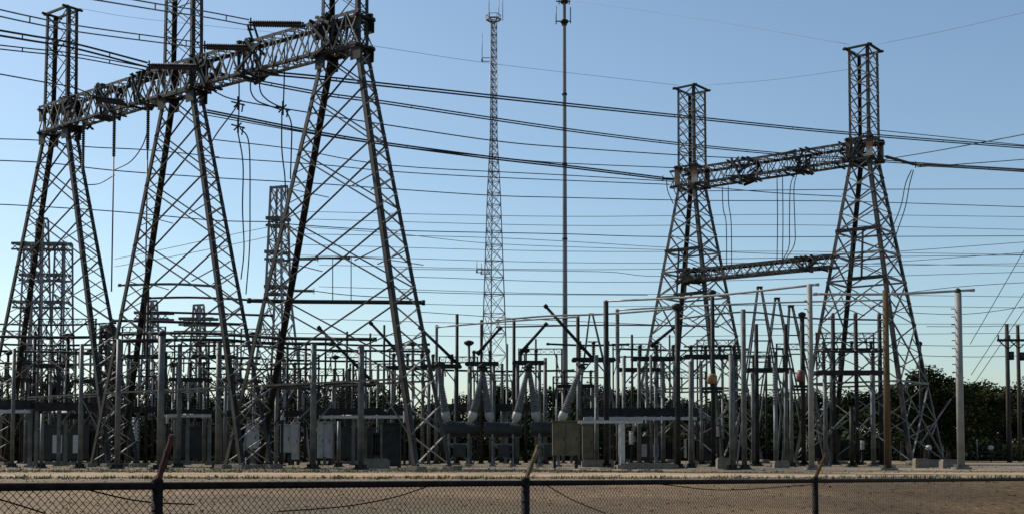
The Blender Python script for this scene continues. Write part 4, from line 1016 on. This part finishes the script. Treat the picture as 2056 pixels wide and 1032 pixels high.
# A frames
def a_frame(x, yt, xl, xr, yb, d, label):
    t = thing('a_frame', label, 'frame', G(x, d), 0, 'narrow A frames'); O = V(t.location); top = P(x, yt, d) - O
    for s, xx in ((-1, xl), (1, xr)):
        p = P(xx, yb, d) - O; dr = (p - top) / (p.z - top.z); q = top + dr * (.1 - top.z)
        for y in (-.9, .9):
            m = MB(); m.bar(top + V((s*.12, y*.15, 0)), q + V((0, y, 0)), .11); m.build('leg', 'post_steel', t)
    m = MB()
    for k in (.18, .3, .42, .55):
        zz = top.z * (1 - k); pl = top + (P(xl, yb, d) - O - top) * ((zz - top.z) / ((P(xl, yb, d) - O).z - top.z)); pr = top + (P(xr, yb, d) - O - top) * ((zz - top.z) / ((P(xr, yb, d) - O).z - top.z))
        m = MB(); m.bar(pl, pr, .09); m.build('crosspiece', 'post_steel', t)
    m = MB(); m.box(top + V((0, 0, .05)), .4, .4, .14); m.build('cap', 'dark_steel', t)
a_frame(1525, 578, 1508, 1548, 700, 92, 'tallest narrow A frame left of the tall pale sided pole')
a_frame(1560, 600, 1551, 1572, 660, 95, 'middle narrow A frame between its two neighbours')
a_frame(1588, 616, 1582, 1608, 700, 92, 'right narrow A frame close to the tall pale sided pole')
a_frame(1187, 632, 1176, 1207, 714, 94, 'narrow A frame left of the tall pole behind the white frame')
# ladder-like leaning bracing bars (light) at right and centre
def stay(x0, y0, x1, y1, d, label):
    b = MB(); a, c = P(x0, y0, d), P(x1, y1, d); b.bar((0, 0, 0), c - a, .09); b.rings([V((0, 0, 0)), V((.05, 0, .1))], .12, 8)
    tag(b.build('steel_stay', 'galvanised_steel', None, a), label, 'stay', 'slanting steel stays')
for q in ((1672, 860, 1715, 818, 79, 'slanting stay left of the low dark post under the rear tower'), (1722, 862, 1752, 832, 79, 'slanting stay right of the low dark post under the rear tower'),
          (1818, 868, 1845, 832, 90, 'slanting stay before the dark oak, left one'), (1850, 888, 1910, 800, 92, 'long slanting stay before the dark oak'),
          (600, 840, 655, 790, 76, 'pale slanting stay left of the front post under the tallest tower'), (628, 856, 668, 808, 77, 'second pale slanting stay right by the left front post under the tallest tower'),
          (775, 826, 805, 796, 80, 'pale slanting stay left of the tallest tower right foot'), (820, 832, 845, 800, 80, 'pale slanting stay between the chords of the tallest tower right leg'),
          (1435, 848, 1458, 824, 84, 'pale slanting stay right of the orange box pole'), (1264, 768, 1300, 726, 94, 'pale slanting stay right of the short pale post')): stay(*q)
# concrete blocks at post feet
for x, y, d, w_, h_, lb in ((1455, 930, 70, .9, .55, 'concrete block at the foot of the block footed post'), (1848, 938, 74, .8, .5, 'concrete block in front of the dark oak'), (1880, 934, 78, 1.5, .4, 'wide low concrete block left of the lone bus pole'),
                        (1905, 937, 72, .9, .45, 'concrete block against the lone bus pole'), (1568, 936, 74, .9, .35, 'low concrete block between posts under the A frames'), (1300, 940, 70, 3.4, .25, 'long concrete curb before the low grey transformer'), (750, 938, 72, 1.8, .5, 'pale concrete block left of the tall dark cabinet'), (1200, 932, 78, 2.0, .4, 'concrete block right of the olive cabinets')):
    b = MB(); b.box((0, 0, h_/2 - .02), w_, .7, h_); b.box((0, 0, h_ + .02), w_*.9, .6, .1)
    tag(b.build('concrete_block', 'concrete', None, G(x, d)), lb, 'block', 'concrete blocks in the yard')

# ---------------------------------------------------------------- trees, shed, far fence
def tree_mesh(seed, R, H, n, mt, base=.22, ls=.34, gaps=.0):
    rnd = random.Random(seed); tr = MB()
    tr.rings([(0, 0, -.1), (.05, 0, H*.2), (.12, .05, H*.42), (.1, .1, H*.7)], [.34, .25, .17, .06], 9)
    blobs = []
    for i in range(13):
        a = rnd.uniform(0, 6.28); q = rnd.uniform(.15, .78) * R; z = H * rnd.uniform(base + .14, .88)
        k = 1 - .55 * max(0, (z/H - .55) / .45)
        c = V((math.cos(a)*q*k, math.sin(a)*q*k, z)); rr = R * rnd.uniform(.28, .48) * (1 - .25*(z/H))
        blobs.append((c, rr)); s = V((0, 0, H*rnd.uniform(.18, .4)))
        tr.rings([s, s.lerp(c, .5) + V((0, 0, .3)), c], [.13, .08, .03], 6)
    blobs.append((V((0, 0, H*.86)), R*.3)); blobs.append((V((0, 0, H*.55)), R*.55))
    cr = MB()
    tot = sum(b[1]**2 for b in blobs)
    for c, rr in blobs:
        for _ in range(int(n * rr**2 / tot)):
            u = V((rnd.gauss(0, 1), rnd.gauss(0, 1), rnd.gauss(0, 1))).normalized()
            p = c + V((u.x, u.y, u.z*.75)) * rr * (rnd.random()**.4) * (1.0 + .22*rnd.gauss(0, 1)*.6)
            if p.z < H*base*.7: continue
            a = V((rnd.gauss(0, 1), rnd.gauss(0, 1), rnd.gauss(0, .7))).normalized(); b = a.cross(u).normalized() if a.cross(u).length > .05 else V((1, 0, 0))
            s = ls * rnd.uniform(.5, 1.25)
            k = len(cr.v); cr.v += [p - a*s*.5, p + b*s*.32, p + a*s*.5, p - b*s*.32]; cr.f.append((k, k+1, k+2, k+3)); cr.sm.append(0)
    return tr, cr, mt
def make_tree(args, label):
    tr, cr, mt = tree_mesh(*args)
    t = thing('broadleaf_tree', label, 'tree', (0, 0, 0), 0, 'trees behind the yard')
    tr.build('trunk', 'bark', t); cr.build('crown', mt, t); return t
PRO = [None, None, None, None]
ARG = [(3, 5.2, 10, 9000, 'leaf_dark', .12, .42), (8, 4.6, 9.5, 7500, 'leaf_olive', .12, .42), (14, 5.0, 10.5, 3800, 'leaf_brown', .14, .40), (23, 5.4, 9.6, 11000, 'leaf_dark', .06, .40)]
TR = [  # x px, d, top y, kind, width factor, label
 (1862, 112, 728, 3, 1.05, 'big dark oak behind the thin post right of the higher rear tower'),
 (1812, 122, 768, 0, .9, 'dark tree behind the wooden pole'),
 (1905, 128, 758, 0, .9, 'dark tree directly behind the lone bus pole'),
 (1990, 140, 770, 1, .9, 'olive tree left of the wooden line poles'),
 (2052, 150, 752, 2, 1.0, 'brownish tree cut by the right edge behind the line poles'),
 (1950, 152, 764, 0, 1.1, 'dark tree behind the lone bus pole, right of the oak'),
 (2022, 156, 772, 3, 1.1, 'dark tree right behind the left wooden line pole'),
 (2120, 145, 765, 0, 1.1, 'dark tree just beyond the right edge'),
 (1745, 135, 778, 0, 1.0, 'dark tree between the higher rear tower feet'),
 (1690, 150, 790, 1, 1.0, 'olive tree behind the red topped posts'),
 (1630, 145, 782, 0, 1.0, 'dark tree behind the tall pale sided pole'),
 (1570, 155, 776, 3, 1.0, 'dark tree behind the A frames'),
 (1510, 150, 784, 0, 1.0, 'dark tree behind the tall pale edged post'),
 (1450, 160, 796, 3, 1.1, 'dark tree right of the orange box'),
 (1385, 158, 800, 0, 1.1, 'dark tree behind the lower rear tower right foot'),
 (1335, 165, 792, 3, 1.0, 'dark tree behind the lower rear tower left foot'),
 (1275, 155, 770, 0, 1.0, 'dark tree behind the slanting stay by the short pale post'),
 (1200, 160, 768, 3, 1.0, 'dark tree behind the speckled post'),
 (1140, 160, 766, 0, 1.1, 'dark tree at the foot of the monopole'),
 (1070, 170, 776, 2, 1.1, 'bare brownish tree between the middle and right breaker bushings'),
 (1000, 165, 772, 0, 1.1, 'dark tree under the radio mast foot'),
 (930, 165, 782, 2, 1.1, 'brownish tree behind the left breaker'),
 (860, 170, 790, 3, 1.1, 'dark tree behind the tallest tower right foot'),
 (790, 165, 792, 2, 1.1, 'brownish tree behind the tall dark cabinet'),
 (720, 170, 778, 0, 1.1, 'dark tree behind the right front post under the tallest tower'),
 (650, 165, 770, 2, 1.1, 'brownish tree behind the left front post under the tallest tower'),
 (585, 160, 762, 3, 1.1, 'dark tree behind the pale grey cabinet'),
 (520, 165, 768, 2, 1.1, 'brownish tree between the middle and tallest towers'),
 (455, 160, 776, 0, 1.1, 'dark tree behind the middle tower right foot'),
 (390, 165, 772, 2, 1.1, 'brownish tree behind the far post with a cap at the middle tower'),
 (330, 158, 766, 3, 1.1, 'dark tree behind the stout front post'),
 (265, 165, 780, 2, 1.1, 'brownish tree behind the white arrester'),
 (200, 160, 770, 0, 1.1, 'dark tree behind the brown lattice column'),
 (135, 168, 764, 2, 1.1, 'brownish tree behind the disc topped post'),
 (70, 160, 770, 3, 1.1, 'dark tree behind the far left transformer'),
 (10, 165, 766, 2, 1.1, 'brownish tree at the far left edge'),
 (-60, 160, 770, 0, 1.1, 'dark tree just beyond the left edge'),
]
for x, d, yt, k, wf, lb in TR:
    if PRO[k] is None: PRO[k] = make_tree(ARG[k], lb); t = PRO[k]
    else: t = copy_tree(PRO[k])
    yt += 14 if x < 900 else 0
    t['label'] = lb; t.location = G(x, d); h = P(x, yt, d).z; s = h / ARG[k][2]
    t.scale = (s*wf, s*wf, s); t.rotation_euler = (0, 0, random.uniform(0, 6.28))
def bare_tree(seed, label):
    rnd = random.Random(seed); t = thing('bare_tree', label, 'tree', (0, 0, 0), 0, 'bare trees behind the yard'); m = MB(); c = MB()
    def grow(p, d, L, r, lv):
        q = p + d * L; (m if lv < 2 else c).rings([p, q], [r, r * .7], 5 if lv < 2 else 3, 1, False)
        if lv >= 5: return
        for _ in range(3 if lv else 4):
            nd = (d + V((rnd.gauss(0, .5), rnd.gauss(0, .5), rnd.gauss(.1, .3)))).normalized(); grow(p.lerp(q, rnd.uniform(.55, 1)), nd, L * rnd.uniform(.6, .85), max(r * .6, .05), lv + 1)
    grow(V((0, 0, -.1)), V((0, 0, 1)), 3.0, .2, 0)
    m.build('trunk', 'bark', t); c.build('crown', 'bark', t); return t
B0 = bare_tree(4, 'bare tree at the far left edge, thin twigs against the sky')
for i, (x, yt, d, lb) in enumerate(((8, 695, 150, 'bare tree at the far left edge, thin twigs against the sky'), (95, 700, 152, 'bare tree between the far left columns and the disc topped post'), (165, 692, 150, 'bare tree just left of the brown lattice column'), (262, 708, 152, 'bare tree between the front grey post and the stout post'),
                                (345, 700, 154, 'bare tree right behind the stout front post'), (415, 704, 150, 'bare tree left of the middle tower right leg'), (500, 700, 152, 'bare tree in the gap between middle and tallest tower'), (600, 698, 150, 'bare tree behind the pale lattice column foot'),
                                (668, 715, 152, 'bare tree between the two front posts under the tallest tower'), (760, 722, 154, 'bare tree left of the tallest tower right leg'), (1170, 742, 156, 'bare tree right of the monopole'))):
    t = B0 if i == 0 else copy_tree(B0)
    t['label'] = lb; t.location = G(x, d); s_ = P(x, yt, d).z / 9.0; t.scale = (s_ * 1.15, s_ * 1.15, s_); t.rotation_euler = (0, 0, random.uniform(0, 6.28))
# undergrowth closing the gaps below the crowns
ug = MB()
for _ in range(30000):
    X = random.uniform(-85, 78); d = random.uniform(129, 136) ; hmax = 5.2 + 1.1*math.sin(X*.33) + .9*math.sin(X*.9 + 1)
    if X > 28: hmax *= .6
    if X > 38: hmax *= .8
    z = random.uniform(0, 1)**1.3 * max(.5, hmax)
    p = V((X, d, z)); a = V((random.gauss(0, 1), random.gauss(0, 1), random.gauss(0, 1))).normalized(); b = a.orthogonal().normalized(); s = random.uniform(.3, .8)
    n = len(ug.v); ug.v += [p - a*s*.5, p + b*s*.35, p + a*s*.5, p - b*s*.35]; ug.f.append((n, n+1, n+2, n+3)); ug.sm.append(0)
nb = 120
k0 = len(ug.v)
for i in range(nb + 1):
    X = -88 + 168 * i / nb; hm = 4.3 + 1.1*math.sin(X*.33) + .9*math.sin(X*.9 + 1) + random.uniform(-.5, .5)
    if X > 28: hm *= .6
    if X > 38: hm *= .8
    ug.v += [V((X, 136.2, -.1)), V((X, 135.4 + random.uniform(-.5, .5), hm * .6)), V((X, 137, hm)), V((X, 139, hm * .7)), V((X, 139.5, -.1))]
for i in range(nb):
    for j in range(4):
        a = k0 + i*5 + j; ug.f.append((a, a+5, a+6, a+1)); ug.sm.append(0)
uo = ug.build('undergrowth', 'leaf_dark'); uo['kind'] = 'stuff'; tag(uo, 'dark undergrowth filling in below the far trees', 'bushes')
def shed():
    t = thing('gable_shed', 'pale grey gabled shed under the trees at right', 'shed', G(1962, 185)); 
    m = MB(); m.box((0, 2, 1.7), 6, 5, 3.4); m.build('wall', 'shed_metal', t)
    m = MB(); n = len(m.v); m.v += [V(p) for p in ((-3.3, -.8, 3.38), (3.3, -.8, 3.38), (0, -.8, 5.0), (-3.3, 4.8, 3.38), (3.3, 4.8, 3.38), (0, 4.8, 5.0))]
    m.f += [(0, 1, 2), (3, 5, 4), (0, 2, 5, 3), (1, 4, 5, 2), (0, 3, 4, 1)]; m.sm += [0]*5; m.build('roof', 'shed_roof', t)
    m = MB(); m.box((.6, -.53, 1.2), 1.8, .06, 2.4); m.build('door', 'white_paint', t)
shed()
def far_fence(x0, x1, d, label):
    a, b = G(x0, d), G(x1, d); t = thing('wire_fence', label, 'fence', a); L = (b - a).length; n = int(L / 3)
    for i in range(n + 1):
        m = MB(); m.tube((L*i/n, 0, 0), (L*i/n, 0, 2.1), .05, n=6); m.build('post', 'post_steel', t)
    m = MB()
    for z in (.1, .5, .9, 1.3, 1.7, 2.05): m.bar((0, 0, z), (L, 0, z), .035)
    k = int(L / .5)
    for i in range(k): m.bar((L*i/k, 0, .1), (L*i/k, 0, 2.05), .02)
    m.build('wire_mesh', 'dark_steel', t)
far_fence(1620, 2100, 118, 'far wire fence across the grass before the right trees')
for x, y, d, lb in ((1865, 898, 100, 'white round marker on a short stake before the dark oak'), (1990, 898, 110, 'white round marker on a short stake under the olive tree')):
    t = thing('round_marker', lb, 'marker', G(x, d), 0, 'white round markers'); z = P(x, y, d).z
    m = MB(); m.tube((0, 0, 0), (0, 0, z), .05, n=6); m.build('stake', 'dark_steel', t)
    m = MB(); m.rings([(0, 0, z - .2), (0, 0, z - .1), (0, 0, z + .1), (0, 0, z + .2)], [.12, .24, .24, .12], 12); m.build('disc', 'white_paint', t)
